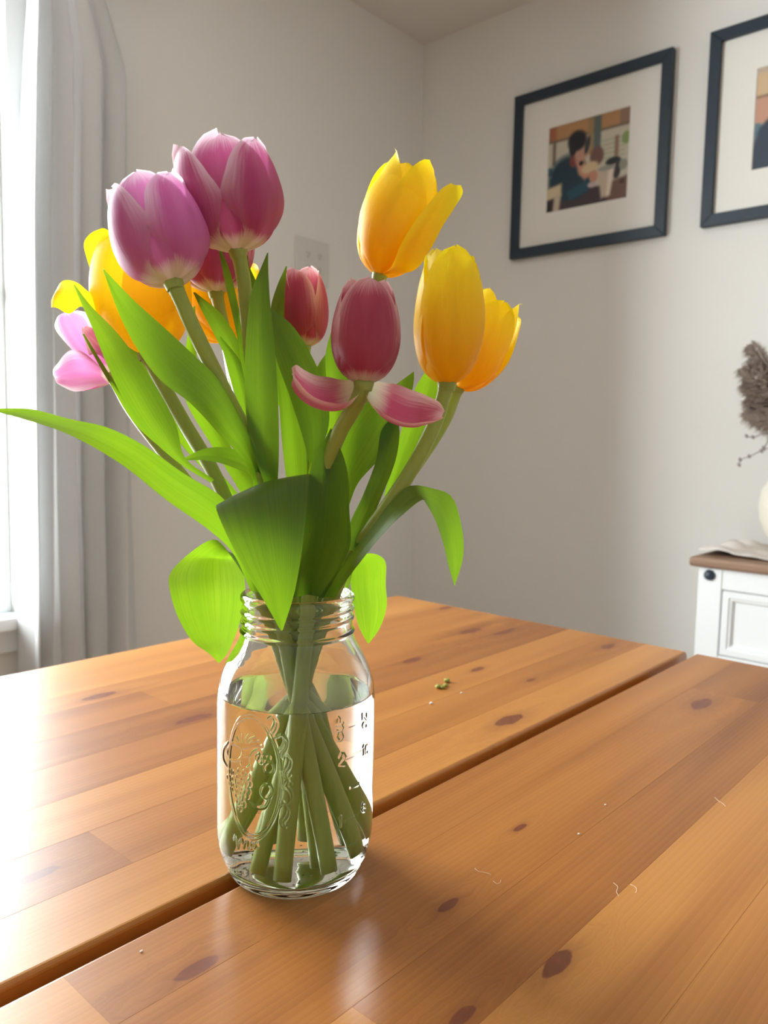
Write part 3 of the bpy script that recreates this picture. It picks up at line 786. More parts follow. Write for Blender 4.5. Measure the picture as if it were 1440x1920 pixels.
def relief():
    """raised strokes on the jar as (polyline in arc, height; half width; rise)"""
    S = []
    pix = lambda pts, w=0.00045, h=0.00050, n=None: S.append((np.array([cyl_hit(*p) for p in (crom(pts, n) if n else pts)]), w, h))
    # oval medallion: two rings
    c = np.array(cyl_hit(474, 1455)); rt = cyl_hit(528, 1450); tp = cyl_hit(466, 1337); bt = cyl_hit(474, 1573)
    hw = rt[0] - c[0] + 0.001; hz = (tp[1] - bt[1]) / 2; cz = (tp[1] + bt[1]) / 2
    cs = rt[0] - hw
    a = np.linspace(0, 2 * math.pi, 90)
    for k, w in ((1.0, 0.0005), (0.945, 0.0004)):
        S.append((np.stack([cs + hw * k * np.cos(a), cz + hz * k * np.sin(a)], 1), w, 0.0005))
    # grapes
    for i, row in enumerate([(448, 4), (450, 5), (452, 5), (455, 4), (457, 3), (455, 2), (452, 1)]):
        for k in range(row[1]):
            x, y = row[0] - 14 + (k - row[1] / 2) * 9 + 16, 1446 + i * 11.5 + (k % 2) * 4
            q = np.array(cyl_hit(x, y)); b = np.linspace(0, 2 * math.pi, 12)
            S.append((np.stack([q[0] + 0.0017 * np.cos(b), q[1] + 0.0017 * np.sin(b)], 1), 0.00028, 0.00055))
    # fruit, vine leaves, stalks
    for x, y, rr in ((500, 1483, 11), (441, 1410, 14), (462, 1428, 10), (505, 1440, 9)):
        b = np.linspace(0, 2 * math.pi, 24); pix([(x + rr * math.cos(k), y + rr * 1.15 * math.sin(k)) for k in b])
    pix([(470, 1505), (482, 1514), (497, 1513), (505, 1500)], n=16)
    for k in range(7):
        a0 = -2.9 + k * 0.42
        pix([(462, 1402), (462 + 16 * math.cos(a0), 1402 + 16 * math.sin(a0)), (462 + 30 * math.cos(a0 + 0.25), 1402 + 26 * math.sin(a0 + 0.25))], n=10)
    pix([(472, 1442), (470, 1425), (474, 1412), (484, 1406), (490, 1414), (486, 1424), (495, 1420), (506, 1424), (512, 1432)], n=40)
    for k in range(5):
        b = np.linspace(0, 2 * math.pi, 10); pix([(486 + 6 * math.cos(q) + k * 4, 1420 + 5 * math.sin(q) + (k % 2) * 7) for q in b], 0.0003)
    pix([(428, 1392), (421, 1402), (420, 1424), (428, 1440)], n=16)
    # scrolling leaves down the right of the oval
    for (x, y, fl) in ((512, 1366, 1), (530, 1400, 1), (538, 1438, 1), (540, 1485, -1), (534, 1530, 1)):
        pix([(x - 9, y - 18 * fl), (x - 2, y - 22 * fl), (x + 4, y - 14 * fl), (x, y), (x - 8, y + 10 * fl), (x - 2, y + 20 * fl), (x + 7, y + 16 * fl)], n=26)
        pix([(x + 1, y - 20 * fl), (x + 8, y - 10 * fl), (x + 5, y + 4 * fl), (x - 1, y + 12 * fl), (x + 2, y + 22 * fl)], n=20)
    # script word below the oval
    pix([(438, 1574), (441, 1566), (444, 1578), (446, 1590), (449, 1578), (453, 1574), (456, 1582), (457, 1590), (460, 1580), (464, 1578), (464, 1588), (470, 1592), (476, 1584), (472, 1580), (470, 1588), (477, 1590), (481, 1580), (484, 1588)], 0.0004, n=70)
    # measuring scale on the right: dashes and figures
    for x0, y0, x1, y1 in ((655, 1361, 673, 1354), (649, 1421, 676, 1409), (657, 1477, 671, 1471), (648, 1540, 672, 1526), (654, 1588, 670, 1578)):
        pix([(x0, y0), (x1, y1)], 0.0006, 0.00055)
    def glyph(ch, x, y, w, h, rot=False):
        G = {'1': [[(.25, .2), (.55, 0), (.55, 1)]], '2': [[(.05, .25), (.3, 0), (.7, 0), (.95, .25), (.8, .5), (.05, 1), (1, 1)]],
             '8': [[(.5, .48), (.15, .3), (.3, 0), (.7, 0), (.85, .3), (.5, .48), (.05, .75), (.3, 1), (.7, 1), (.95, .75), (.5, .48)]],
             '6': [[(.85, .05), (.4, .15), (.1, .6), (.2, .95), (.6, 1), (.9, .8), (.8, .55), (.4, .5), (.12, .68)]],
             'O': [[(.5, 0), (.1, .25), (.1, .75), (.5, 1), (.9, .75), (.9, .25), (.5, 0)]], 'Z': [[(.05, 0), (.95, 0), (.05, 1), (.95, 1)]],
             'C': [[(.9, .2), (.5, 0), (.1, .3), (.1, .7), (.5, 1), (.9, .8)]], 'U': [[(.1, 0), (.1, .75), (.5, 1), (.9, .75), (.9, 0)]], 'P': [[(.1, 1), (.1, 0), (.7, 0), (.95, .25), (.7, .5), (.1, .5)]]}
        for s in G[ch]:
            pix([(x + (q * w if not rot else p_ * w), y + (p_ * h if not rot else (1 - q) * h)) for q, p_ in s], 0.0005, 0.00055)
    glyph('2', 636, 1414, 11, 20); glyph('1', 634, 1530, 8, 20)
    glyph('1', 679, 1397, 4, 18); glyph('6', 683, 1396, 6, 18); glyph('8', 678, 1506, 7, 15)
    glyph('O', 679, 1354, 8, 12, True); glyph('Z', 679, 1338, 8, 12, True)
    glyph('C', 630, 1374, 12, 15, True); glyph('U', 630, 1358, 12, 14, True); glyph('P', 630, 1344, 12, 13, True)
    return S
def dense(prof, step_map):
    P = crom(prof, 900)
    d = np.concatenate([[0], np.cumsum(np.linalg.norm(np.diff(P, axis=0), axis=1))])
    out = [P[0]]; last = 0.0
    for i in range(1, len(P)):
        if d[i] - last >= step_map(P[i]) or i == len(P) - 1:
            out.append(P[i]); last = d[i]
    return np.array(out)
def jar():
    root = empty('mason_jar', JAR)
    prop(root, 'clear embossed glass mason jar of water holding tulips on the table', 'jar')
    # columns: fine where the relief is
    th = np.concatenate([np.linspace(-1.62, 1.40, 520, endpoint=False), np.linspace(1.40, 2 * math.pi - 1.62, 90, endpoint=False)])
    nT = len(th)
    PO = crom(OUT, 2600)
    d = np.concatenate([[0], np.cumsum(np.linalg.norm(np.diff(PO, axis=0), axis=1))])
    keep = [0]
    for i in range(1, len(PO)):
        z, rr = PO[i][1], PO[i][0]
        st = 0.00032 if (0.012 < z < 0.118 and rr > 0.04) else (0.0005 if z > 0.144 else 0.0012)
        if d[i] - d[keep[-1]] >= st or i == len(PO) - 1: keep.append(i)
    PO = PO[keep]
    H = np.zeros((len(PO), nT))
    zz = PO[:, 1]; body = (zz > 0.008) & (zz < 0.124) & (PO[:, 0] > 0.035)
    sarc = th * RB
    for pl, w, h in relief():
        R_ = w * 2.2
        r_ok = np.where(body & (zz > pl[:, 1].min() - R_) & (zz < pl[:, 1].max() + R_))[0]
        c_ok = np.where((sarc > pl[:, 0].min() - R_) & (sarc < pl[:, 0].max() + R_))[0]
        if len(r_ok) == 0 or len(c_ok) == 0: continue
        SS, ZZ = np.meshgrid(sarc[c_ok], zz[r_ok])
        D = np.full(SS.shape, 1.0)
        for a, b in zip(pl[:-1], pl[1:]):
            e = b - a; L2 = e @ e + 1e-14
            t = np.clip(((SS - a[0]) * e[0] + (ZZ - a[1]) * e[1]) / L2, 0, 1)
            D = np.minimum(D, np.hypot(SS - a[0] - t * e[0], ZZ - a[1] - t * e[1]))
        v = h * np.clip(1 - (D / (2 * w)) ** 2, 0, 1) ** 1.5
        H[np.ix_(r_ok, c_ok)] = np.maximum(H[np.ix_(r_ok, c_ok)], v)
    # screw thread and transfer bead on the neck
    for i, z in enumerate(zz):
        if 0.1465 < z < 0.1675:
            for turn in range(2):
                zc = 0.1545 + 0.0058 * (th + 1.62) / (2 * math.pi) + 0.0058 * turn
                fade = np.clip((z > 0) * 1.0, 0, 1)
                H[i] = np.maximum(H[i], 0.0012 * np.clip(1 - (np.abs(z - zc) / 0.0013) ** 2, 0, 1) * (zc < 0.1655) * fade)
            H[i] = np.maximum(H[i], 0.0013 * np.clip(1 - (abs(z - 0.1492) / 0.0014) ** 2, 0, 1))
    ct, sn = np.cos(th), np.sin(th)
    dirs = np.array([-FH.x, -FH.y])[:, None] * ct + np.array([RH.x, RH.y])[:, None] * sn       # 2 x nT
    def ring(rv, z):
        return np.stack([JAR.x + dirs[0] * rv, JAR.y + dirs[1] * rv, np.full(nT, JAR.z + z)], 1)
    rows = [ring(np.maximum(PO[i, 0], 2e-4) + H[i], PO[i, 1]) for i in range(len(PO))]
    PI_ = crom(INN, 260)
    k = np.where(PI_[:, 1] > WZ)[0].max()
    inner_top = PI_[:k + 1]
    rw = np.interp(WZ, PI_[::-1, 1][0:200], PI_[::-1, 0][0:200]) if False else PI_[k, 0] + (PI_[k + 1, 0] - PI_[k, 0]) * (PI_[k, 1] - WZ) / (PI_[k, 1] - PI_[k + 1, 1])
    inner_top = np.vstack([inner_top, [rw, WZ]])
    inner_low = np.vstack([[rw, WZ], PI_[k + 1:]])
    rows += [ring(max(p[0], 2e-4), p[1]) for p in inner_top]
    V = np.concatenate(rows)
    n = len(rows)
    i = np.arange(n - 1)[:, None]; j = np.arange(nT)[None, :]; j2 = (j + 1) % nT
    F = np.stack([i * nT + j, i * nT + j2, (i + 1) * nT + j2, (i + 1) * nT + j], -1).reshape(-1, 4)
    o = pyd('glass_body', V.tolist(), [tuple(int(q) for q in f) for f in F], M['glass'], root, True)
    # water: side against the glass, then the open surface; its skin meets the jar's inner wall at the waterline
    wroot_loc = Vector((JAR.x, JAR.y, JAR.z + 0.007))
    rows = [ring(max(p[0], 2e-4), p[1]) for p in inner_low[::-1]]
    ns = len(rows)
    rows += [ring(max(rr, 2e-4), WZ - dz) for rr, dz in ((rw - 0.0006, 0.0006), (rw - 0.0015, 0.0010), (rw - 0.004, 0.0012), (rw * 0.5, 0.0012), (0, 0.0012))]
    V = np.concatenate(rows); n = len(rows)
    i = np.arange(n - 1)[:, None]
    F = np.stack([i * nT + j, i * nT + j2, (i + 1) * nT + j2, (i + 1) * nT + j], -1).reshape(-1, 4)
    w = pyd('water', V.tolist(), [tuple(int(q) for q in f) for f in F], [M['water_side'], M['water']], None, True, loc=wroot_loc)
    mi = np.zeros(len(F), np.int32); mi[(ns - 1) * nT:] = 1
    w.data.polygons.foreach_set('material_index', mi)
    prop(w, 'clear water filling the lower part of the glass jar', 'water')
    # bits of soil on the jar's floor
    v, f = [], []
    for k in range(34):
        a = RNG.uniform(0, 2 * math.pi); rr = 0.032 * math.sqrt(RNG.uniform(0.05, 1))
        c = jl(rr * math.cos(a), rr * math.sin(a), 0.0086); s = RNG.uniform(0.0003, 0.0008)
        n0 = len(v)
        v += [c + Vector(q) * s for q in ((1.6, 0, 0), (-1.2, .3, 0), (0, 1, .2), (0, -1, 0), (.2, 0, .8), (0, 0, -.6))]
        f += [tuple(n0 + q for q in t) for t in ((0, 2, 4), (2, 1, 4), (1, 3, 4), (3, 0, 4), (2, 0, 5), (1, 2, 5), (3, 1, 5), (0, 3, 5))]
    o = pyd('sediment', v, f, M['speck'], None, loc=jl(0, 0, 0.0076))
    prop(o, 'dark specks of sediment on the bottom of the jar', 'sediment', kind='stuff')
jar()

# ================================================================== TULIPS
PROF = np.array([(0, .10, 0), (.05, .34, .012), (.12, .58, .055), (.22, .80, .15), (.35, .95, .30), (.50, 1.0, .46), (.65, .98, .62), (.80, .90, .79), (.92, .78, .92), (1.0, .66, 1.0)])
WID = np.array([(0, .16), (.06, .40), (.15, .66), (.30, .90), (.45, 1.0), (.60, .99), (.74, .88), (.85, .70), (.93, .47), (.98, .22), (1.0, .04)])
def petal(root, mat, B, axis, ref, phi, H, R, d0=0.0, d1=0.0, L=1.0, Wd=1.0, inner=False, flat=0.0, close=0.0, twist=0.0, wob=0.0, seed=0):
    """one petal of a cup: d0 opens it from its foot, d1 bends it along its length, close draws the tip in; angles in degrees"""
    a = Vector(axis).normalized(); e1 = (Vector(ref) - a * Vector(ref).dot(a)).normalized(); e2 = a.cross(e1)
    p = math.radians(phi); er = e1 * math.cos(p) + e2 * math.sin(p); et = -e1 * math.sin(p) + e2 * math.cos(p)
    n, m = 27, 15
    vs = np.linspace(0, 1, n) ** 0.9
    rr = np.interp(vs, PROF[:, 0], PROF[:, 1]); zz = np.interp(vs, PROF[:, 0], PROF[:, 2])
    sm = lambda q: np.convolve(np.pad(q, 2, mode='edge'), [.1, .2, .4, .2, .1], 'valid')
    rr, zz = sm(rr), sm(zz)
    rr = rr - close * np.clip(vs - 0.4, 0, 1) ** 1.5
    k = 0.93 if inner else 1.0
    prof = np.stack([rr * R * k, zz * H * L], 1)
    cur = [prof[0]]; ang = []
    for i in range(1, n):
        s = prof[i] - prof[i - 1]; q = math.radians(d0 + d1 * vs[i]); ang.append(q)
        cur.append(cur[-1] + np.array([s[0] * math.cos(q) + s[1] * math.sin(q), -s[0] * math.sin(q) + s[1] * math.cos(q)]))
    cur = np.array(cur)
    tg = np.gradient(cur, axis=0); tg /= np.linalg.norm(tg, axis=1)[:, None]
    ww = sm(np.interp(vs, WID[:, 0], WID[:, 1])) * R * 1.12 * Wd
    ww[-1] = 0.03 * R; 
    rg = np.random.default_rng(seed + int(phi * 7) % 9999)
    ph = rg.uniform(0, 6.28, 4)
    pts = []
    for i in range(n):
        rho = max(prof[i, 0], 0.25 * R) * (1 + flat * 2.5)
        nin = (-tg[i, 1], tg[i, 0])               # towards the axis
        row = []
        for j in range(m):
            u = -1 + 2 * j / (m - 1)
            t = u * ww[i] / rho
            t = max(-1.9, min(1.9, t))
            lat = rho * math.sin(t); ins = rho * (1 - math.cos(t))
            ins += 0.020 * R * math.exp(-(u / 0.16) ** 2) * math.sin(math.pi * vs[i])       # midrib crease
            ins += wob * R * abs(u) ** 2 * (math.sin(vs[i] * 9 + ph[0] + (2 if u > 0 else 0)) * 0.10)
            ins -= 0.07 * R * abs(u) ** 4 * vs[i]                                             # rim turns out a little
            dz = 0.035 * R * math.sin(u * 5 + ph[1]) * vs[i] ** 3
            tw = math.radians(twist) * vs[i]
            r_, z_ = cur[i, 0] + nin[0] * ins + tg[i, 0] * dz, cur[i, 1] + nin[1] * ins + tg[i, 1] * dz
            row.append(B + er * (r_ + lat * math.sin(tw) * nin[0]) + et * lat * math.cos(tw) + a * (z_ + lat * math.sin(tw) * nin[1]))
        pts.append(row)
    return grid('petal', pts, mat, root)

def leaf(root, st, c=0.10, n=34, m=11, wave=0.0, name='leaf', mat='leaf'):
    """stations from foot to tip: left edge (x, y, d), right edge (x, y, d), pixels plus distance behind the jar's axis; c folds it along the midrib"""
    L = crom([list(at(s[0], s[1], s[2])) for s in st], n); R = crom([list(at(s[3], s[4], s[5])) for s in st], n)
    ctr = (L + R) / 2
    tg = np.gradient(ctr, axis=0)
    side = R - L
    nr = np.cross(tg, side); nr /= (np.linalg.norm(nr, axis=1) + 1e-9)[:, None]
    # keep the fold on one side all along
    for i in range(1, n):
        if nr[i] @ nr[i - 1] < 0: nr[i] *= -1
    k = n // 3
    if nr[k] @ np.array(FH) < 0: nr = -nr
    pts = []
    for i in range(n):
        w = np.linalg.norm(side[i]); row = []
        for j in range(m):
            u = j / (m - 1); q = 2 * u - 1
            off = c * w * (1 - abs(q) ** 1.4)
            off += wave * w * math.sin(i * 0.33 + (0 if q < 0 else 1.5)) * abs(q) ** 2 * 0.25
            row.append(L[i] * (1 - u) + R[i] * u + nr[i] * off)
        pts.append(row)
    return grid(name, pts, M[mat], root)

def tulip(label, stem, neck, end, rad=0.0040, head=None, mat=None, H=0.06, R=0.027, axis_to=None, ref_turn=0.0, petals=None, leaves=(), seed=1, gr='tulips in the mason jar'):
    """stem: pixel points from the flower down; neck, end: jar-frame points; axis_to: pixel the flower's top points to"""
    E_ = jl(*end)
    root = empty('tulip', E_)
    prop(root, label, 'tulip', gr)
    P = [at(*s) for s in stem]
    path = crom([list(p) for p in P] + [list(jl(*neck))] + [list(jl((neck[0] + end[0]) / 2, (neck[1] + end[1]) / 2, (neck[2] + end[2]) / 2)), list(E_)], 46)
    rd = np.full(46, rad) * np.interp(np.arange(46), [0, 26, 36, 45], [1, 1, 1.14, 1.16]); rd[0] = rad * 1.05; rd[:3] *= np.array([1.15, 1.0, 0.96])
    tube('stem', path, rd, M['stem'], root, 14)
    B = P[0]
    ax = (at(*axis_to) - B).normalized()
    ref = Matrix.Rotation(math.radians(ref_turn), 3, ax) @ (-FH)
    # receptacle under the petals
    lathe('receptacle', [(rad * 1.05, -0.004), (rad * 1.25, -0.001), (rad * 1.3, 0.001), (0, 0.004)], B, M['stem'], root, 14, ax)
    for i, p in enumerate(petals):
        q = dict(p); mt = q.pop('mat', mat)
        petal(root, M[mt], B - ax * 0.0005, ax, ref, q.pop('phi'), q.pop('H', H), q.pop('R', R), seed=seed * 31 + i, **q)
    for l in leaves:
        leaf(root, *l[0], **l[1]) if isinstance(l, tuple) else leaf(root, l)
    return root
def cup(turn=0, close=0.1, spread=0.0, wob=0.6, over=None):
    """three outer petals at turn, turn+120, turn-120 and three inner ones between; over: {index: settings}"""
    out = []
    for k in range(3): out.append(dict(phi=turn + 120 * k, d0=spread, close=close, wob=wob))
    for k in range(3): out.append(dict(phi=turn + 60 + 120 * k, d0=spread * 0.6, close=close, inner=True, Wd=0.98, L=1.02, wob=wob))
    for i, d in (over or {}).items(): out[i].update(d)
    return out
S_ = lambda *rows: rows        # stations
def lf(*rows, c=0.10, **kw): return ((list(rows),), dict(c=c, **kw))
def pf(mat, *rows, c=0.10, **kw): return ((list(rows),), dict(c=c, mat=mat, name='petal', **kw))

# --- upper left, pale lilac, in front
tulip('pale lilac-pink tulip tilted towards the curtain, in front of the big yellow one',
      [(325, 530, -.062), (366, 622, -.058), (420, 732, -.05), (470, 832, -.042), (505, 940, -.030)], (-.010, -.012, .170), (.021, -.027, .014), .0040,
      mat='lilac', H=.0530, R=.0238, axis_to=(268, 335, -.052), petals=cup(62, .10, 2), seed=1,
      leaves=[lf((484, 930, -.030, 500, 935, -.030), (462, 870, -.045, 482, 862, -.045), (412, 815, -.060, 455, 790, -.052), (358, 757, -.070, 412, 715, -.058), (300, 712, -.074, 352, 655, -.062), (262, 662, -.076, 300, 607, -.066), (226, 595, -.078, 250, 562, -.070), (192, 503, -.078, 194, 504, -.076), c=.13),
              lf((486, 905, -.02, 476, 925, -.02), (470, 858, -.022, 470, 893, -.026), (430, 840, -.026, 436, 876, -.03), (385, 841, -.028, 392, 864, -.03), (342, 860, -.03, 343, 863, -.03), c=.16)])
# --- top, deep magenta
tulip('tall magenta-pink tulip with white petal rims, the highest pink bloom',
      [(446, 470, -.030), (456, 520, -.028), (466, 620, -.022), (482, 760, -.018), (510, 930, -.014)], (-.004, .000, .170), (.013, -.012, .012), .0040,
      mat='magenta', H=.0555, R=.0268, axis_to=(424, 270, -.030), petals=cup(60, .07, 2, over={2: dict(d0=9)}), seed=2,
      leaves=[lf((500, 920, -.045, 520, 915, -.045), (466, 810, -.050, 523, 850, -.050), (459, 700, -.052, 521, 740, -.052), (463, 610, -.050, 514, 640, -.050), (472, 545, -.048, 506, 560, -.048), (490, 500, -.046, 503, 505, -.046), (501, 474, -.046, 503, 474, -.046), c=.12),
              lf((470, 760, -.02, 486, 760, -.02), (449, 660, -.022, 478, 680, -.022), (447, 590, -.022, 478, 600, -.022), (453, 530, -.022, 482, 535, -.022), (460, 490, -.022, 468, 500, -.022), (463, 479, -.022, 464, 479, -.022), c=.14),
              # big leaf that folds over and hangs in front of the jar
              lf((560, 1118, -.012, 585, 1118, -.012), (520, 1030, -.020, 588, 1010, -.020), (455, 965, -.030, 584, 915, -.028), (413, 947, -.052, 580, 889, -.046), (405, 952, -.066, 580, 898, -.060), (424, 1000, -.078, 574, 965, -.070), (452, 1055, -.080, 565, 1040, -.074), (490, 1118, -.078, 551, 1115, -.074), (526, 1182, -.073, 530, 1182, -.073), c=.07)])
# --- pink behind the two upper ones
tulip('mauve-pink tulip half hidden between the two upper pink blooms',
      [(405, 548, .032), (425, 640, .030), (455, 760, .022), (500, 930, .010)], (-.006, .012, .170), (.020, .020, .012), .0040,
      mat='magenta', H=.0560, R=.0240, axis_to=(398, 420, .03), petals=cup(20, .1, 2), seed=3,
      leaves=[lf((462, 720, -.012, 470, 720, -.012), (438, 600, -.008, 452, 606, -.008), (424, 540, -.006, 444, 560, -.006), (414, 490, -.004, 430, 505, -.004), (408, 458, -.002, 411, 459, -.002), c=.12),
              lf((462, 800, .0, 472, 800, .0), (432, 710, .0, 466, 735, .0), (420, 665, .0, 452, 680, .0), (411, 632, .0, 414, 631, .0), c=.15)])
# --- big yellow at left with two petals falling open
tulip('large golden tulip beside the curtain with two outer petals falling open',
      [(274, 664, .010), (300, 712, .008), (345, 792, .004), (398, 882, -.008), (440, 975, -.016), (478, 1070, -.018)], (-.020, -.006, .170), (.033, -.010, .016), .0042,
      mat='yellow', H=.0720, R=.0300, axis_to=(262, 460, .012), petals=[dict(phi=-5, close=.05, wob=.3), dict(phi=118, close=.05, inner=True), dict(phi=58, close=.05, inner=True, d0=2), dict(phi=178, close=.05, inner=True)], seed=4,
      leaves=[pf('yellow', (268, 662, .010, 280, 664, .010), (212, 612, .012, 256, 610, .016), (182, 540, .014, 232, 545, .022), (163, 484, .014, 224, 480, .024), (158, 455, .014, 212, 446, .022), (172, 436, .014, 204, 433, .02), (188, 429, .016, 196, 428, .016), c=.16, wave=.15),
              pf('yellow', (265, 662, .008, 276, 664, .008), (204, 622, .000, 226, 618, .006), (178, 598, -.006, 200, 570, .004), (152, 574, -.012, 168, 544, .000), (128, 583, -.016, 146, 530, .000), (106, 578, -.014, 120, 531, -.002), (98, 579, -.012, 103, 556, -.006), c=-.18, wave=.35),
              lf((395, 905, -.03, 402, 900, -.03), (338, 870, -.034, 347, 858, -.034), (270, 808, -.038, 331, 800, -.036), (228, 742, -.04, 303, 742, -.036), (196, 672, -.04, 262, 680, -.036), (172, 612, -.04, 218, 622, -.036), (152, 568, -.04, 172, 575, -.038), (138, 534, -.04, 140, 534, -.04), c=.12),
              lf((432, 930, .012, 446, 925, .012), (345, 840, .012, 400, 870, .012), (275, 745, .012, 340, 790, .012), (238, 680, .014, 302, 715, .014), (220, 640, .014, 280, 670, .014), (212, 622, .014, 230, 628, .014), c=.1)])
# --- drooping open pink at far left
tulip('wide open lilac-pink tulip drooping below the golden tulip, near the curtain',
      [(212, 706, .030), (246, 768, .026), (300, 840, .018), (372, 930, .004), (440, 1020, -.004)], (-.022, .008, .170), (.034, .010, .018), .0038,
      mat='lilac', H=.0500, R=.0230, axis_to=(130, 655, .026), petals=[dict(phi=180, d0=10, d1=10, L=.7), dict(phi=80, d0=4, inner=True, L=.6)], ref_turn=0, seed=5,
      leaves=[pf('lilac', (204, 704, .028, 214, 700, .032), (158, 676, .018, 204, 662, .034), (126, 650, .014, 186, 620, .036), (105, 614, .012, 168, 588, .036), (108, 594, .014, 144, 584, .032), (122, 586, .022, 130, 584, .024), c=.14, wave=.2),
              pf('lilac', (206, 702, .024, 212, 712, .020), (174, 672, .016, 192, 724, .002), (138, 660, .012, 160, 729, -.006), (114, 668, .010, 130, 729, -.008), (101, 688, .006, 111, 722, -.004), (100, 704, .002, 103, 712, .000), c=.16, wave=.25),
              lf((470, 1108, -.020, 484, 1112, -.020), (436, 1036, -.032, 468, 1010, -.032), (392, 994, -.042, 420, 936, -.034), (310, 936, -.05, 342, 886, -.038), (238, 878, -.054, 268, 834, -.040), (164, 832, -.056, 200, 801, -.044), (108, 806, -.056, 128, 785, -.046), (45, 786, -.054, 58, 767, -.048), (-6, 772, -.05, -6, 766, -.05), c=.10),
              # broad leaf that bends over behind the rim and hangs down
              lf((474, 1104, .004, 478, 1114, -.004), (428, 1034, .022, 462, 1072, .020), (396, 1012, .044, 446, 1040, .052), (352, 1040, .040, 440, 1046, .068), (318, 1078, .024, 456, 1074, .064), (319, 1110, .014, 460, 1110, .054), (334, 1158, .008, 452, 1160, .046), (362, 1204, .006, 438, 1200, .036), (390, 1224, .008, 426, 1226, .026), (410, 1243, .014, 412, 1242, .016), c=-.08),
              lf((330, 862, -.004, 336, 858, -.004), (258, 800, -.002, 300, 820, -.002), (205, 718, 0, 232, 742, 0), (172, 660, 0, 198, 690, 0), (154, 626, 0, 158, 626, 0), c=.15)])
# --- yellow behind the middle
tulip('yellow tulip mostly hidden behind the leaves under the mauve-pink bloom',
      [(425, 640, .060), (440, 720, .052), (470, 830, .036), (520, 960, .022)], (.000, .022, .170), (.002, .031, .012), .0040,
      mat='yellow', H=.0560, R=.0270, axis_to=(405, 480, .066), petals=cup(10, .05, 4), seed=6,
      leaves=[lf((470, 780, .012, 486, 776, .012), (428, 680, .010, 462, 690, .010), (398, 620, .010, 447, 640, .010), (376, 578, .010, 414, 588, .010), (362, 548, .010, 366, 548, .010), c=.12),
              lf((500, 1010, .02, 520, 1000, .02), (455, 930, .026, 490, 915, .02), (400, 840, .030, 440, 850, .026), (352, 760, .030, 400, 770, .028), (342, 720, .032, 372, 700, .030), (350, 640, .034, 368, 620, .034), (362, 575, .036, 366, 574, .036), c=.1)])
# --- small rose bud behind the middle
tulip('small closed rose-pink tulip behind the central leaves below the wall plate',
      [(570, 650, .050), (572, 720, .046), (568, 830, .036), (566, 960, .024)], (.010, .018, .170), (-.014, .026, .012), .0038,
      mat='rose', H=.0490, R=.0172, axis_to=(566, 512, .052), petals=cup(-25, .16, 0), seed=7,
      leaves=[lf((520, 760, .024, 532, 760, .024), (506, 640, .026, 534, 650, .026), (508, 575, .026, 533, 590, .026), (520, 535, .026, 535, 540, .026), (536, 499, .026, 538, 499, .026), c=.1),
              lf((545, 960, .012, 575, 955, .012), (530, 840, .010, 574, 850, .010), (522, 740, .008, 560, 745, .008), (515, 660, .008, 540, 668, .008), (512, 620, .008, 522, 620, .008), c=.14),
              lf((560, 900, .03, 590, 900, .03), (566, 800, .034, 612, 800, .034), (580, 720, .036, 618, 720, .036), (598, 682, .038, 614, 684, .038), (612, 662, .04, 613, 662, .04), c=.1)])
# --- rose with two fallen petals
tulip('rose-pink tulip with two petals hanging out sideways at its foot',
      [(682, 718, -.058), (668, 756, -.056), (636, 812, -.050), (606, 900, -.040), (585, 1010, -.026)], (.008, -.016, .170), (-.003, -.033, .012), .0042,
      mat='rose', H=.0520, R=.0182, axis_to=(690, 540, -.056), petals=[dict(phi=8, close=.22, Wd=1.12, wob=.3), dict(phi=128, close=.22, Wd=1.1), dict(phi=-115, close=.22, Wd=1.1), dict(phi=60, close=.20, inner=True), dict(phi=-60, close=.20, inner=True), dict(phi=180, close=.2, inner=True)], seed=8,
      leaves=[pf('rose_open', (678, 714, -.056, 681, 724, -.058), (656, 710, -.050, 668, 744, -.068), (628, 712, -.048, 644, 760, -.078), (598, 708, -.050, 608, 748, -.084), (574, 691, -.054, 574, 730, -.084), (557, 684, -.060, 552, 710, -.078), (547, 691, -.066, 547, 700, -.070), c=.30, wave=.15),
              pf('rose_open', (685, 715, -.056, 683, 724, -.058), (706, 712, -.050, 692, 754, -.068), (736, 721, -.048, 714, 775, -.080), (766, 733, -.050, 755, 787, -.086), (796, 736, -.054, 790, 790, -.086), (821, 751, -.060, 816, 791, -.080), (833, 771, -.066, 832, 783, -.070), c=.30, wave=.15),
              lf((548, 1122, -.024, 606, 1122, -.024), (556, 1060, -.040, 640, 1062, -.036), (566, 985, -.048, 657, 1020, -.044), (576, 925, -.05, 655, 955, -.048), (583, 875, -.05, 654, 900, -.05), (592, 845, -.05, 642, 850, -.05), (608, 825, -.05, 628, 825, -.05), (620, 803, -.05, 621, 803, -.05), c=.17),
              lf((580, 870, -.034, 592, 862, -.034), (572, 835, -.036, 616, 800, -.034), (547, 755, -.038, 612, 735, -.034), (520, 680, -.04, 578, 655, -.036), (500, 620, -.04, 548, 610, -.036), (490, 585, -.04, 522, 588, -.034), (491, 562, -.04, 504, 575, -.034), (497, 555, -.038, 499, 557, -.036), c=.13),
              lf((622, 900, .004, 646, 890, .004), (612, 800, .006, 650, 800, .006), (612, 720, .006, 660, 720, .006), (611, 660, .008, 640, 660, .008), (622, 618, .008, 626, 618, .008), c=.12)])
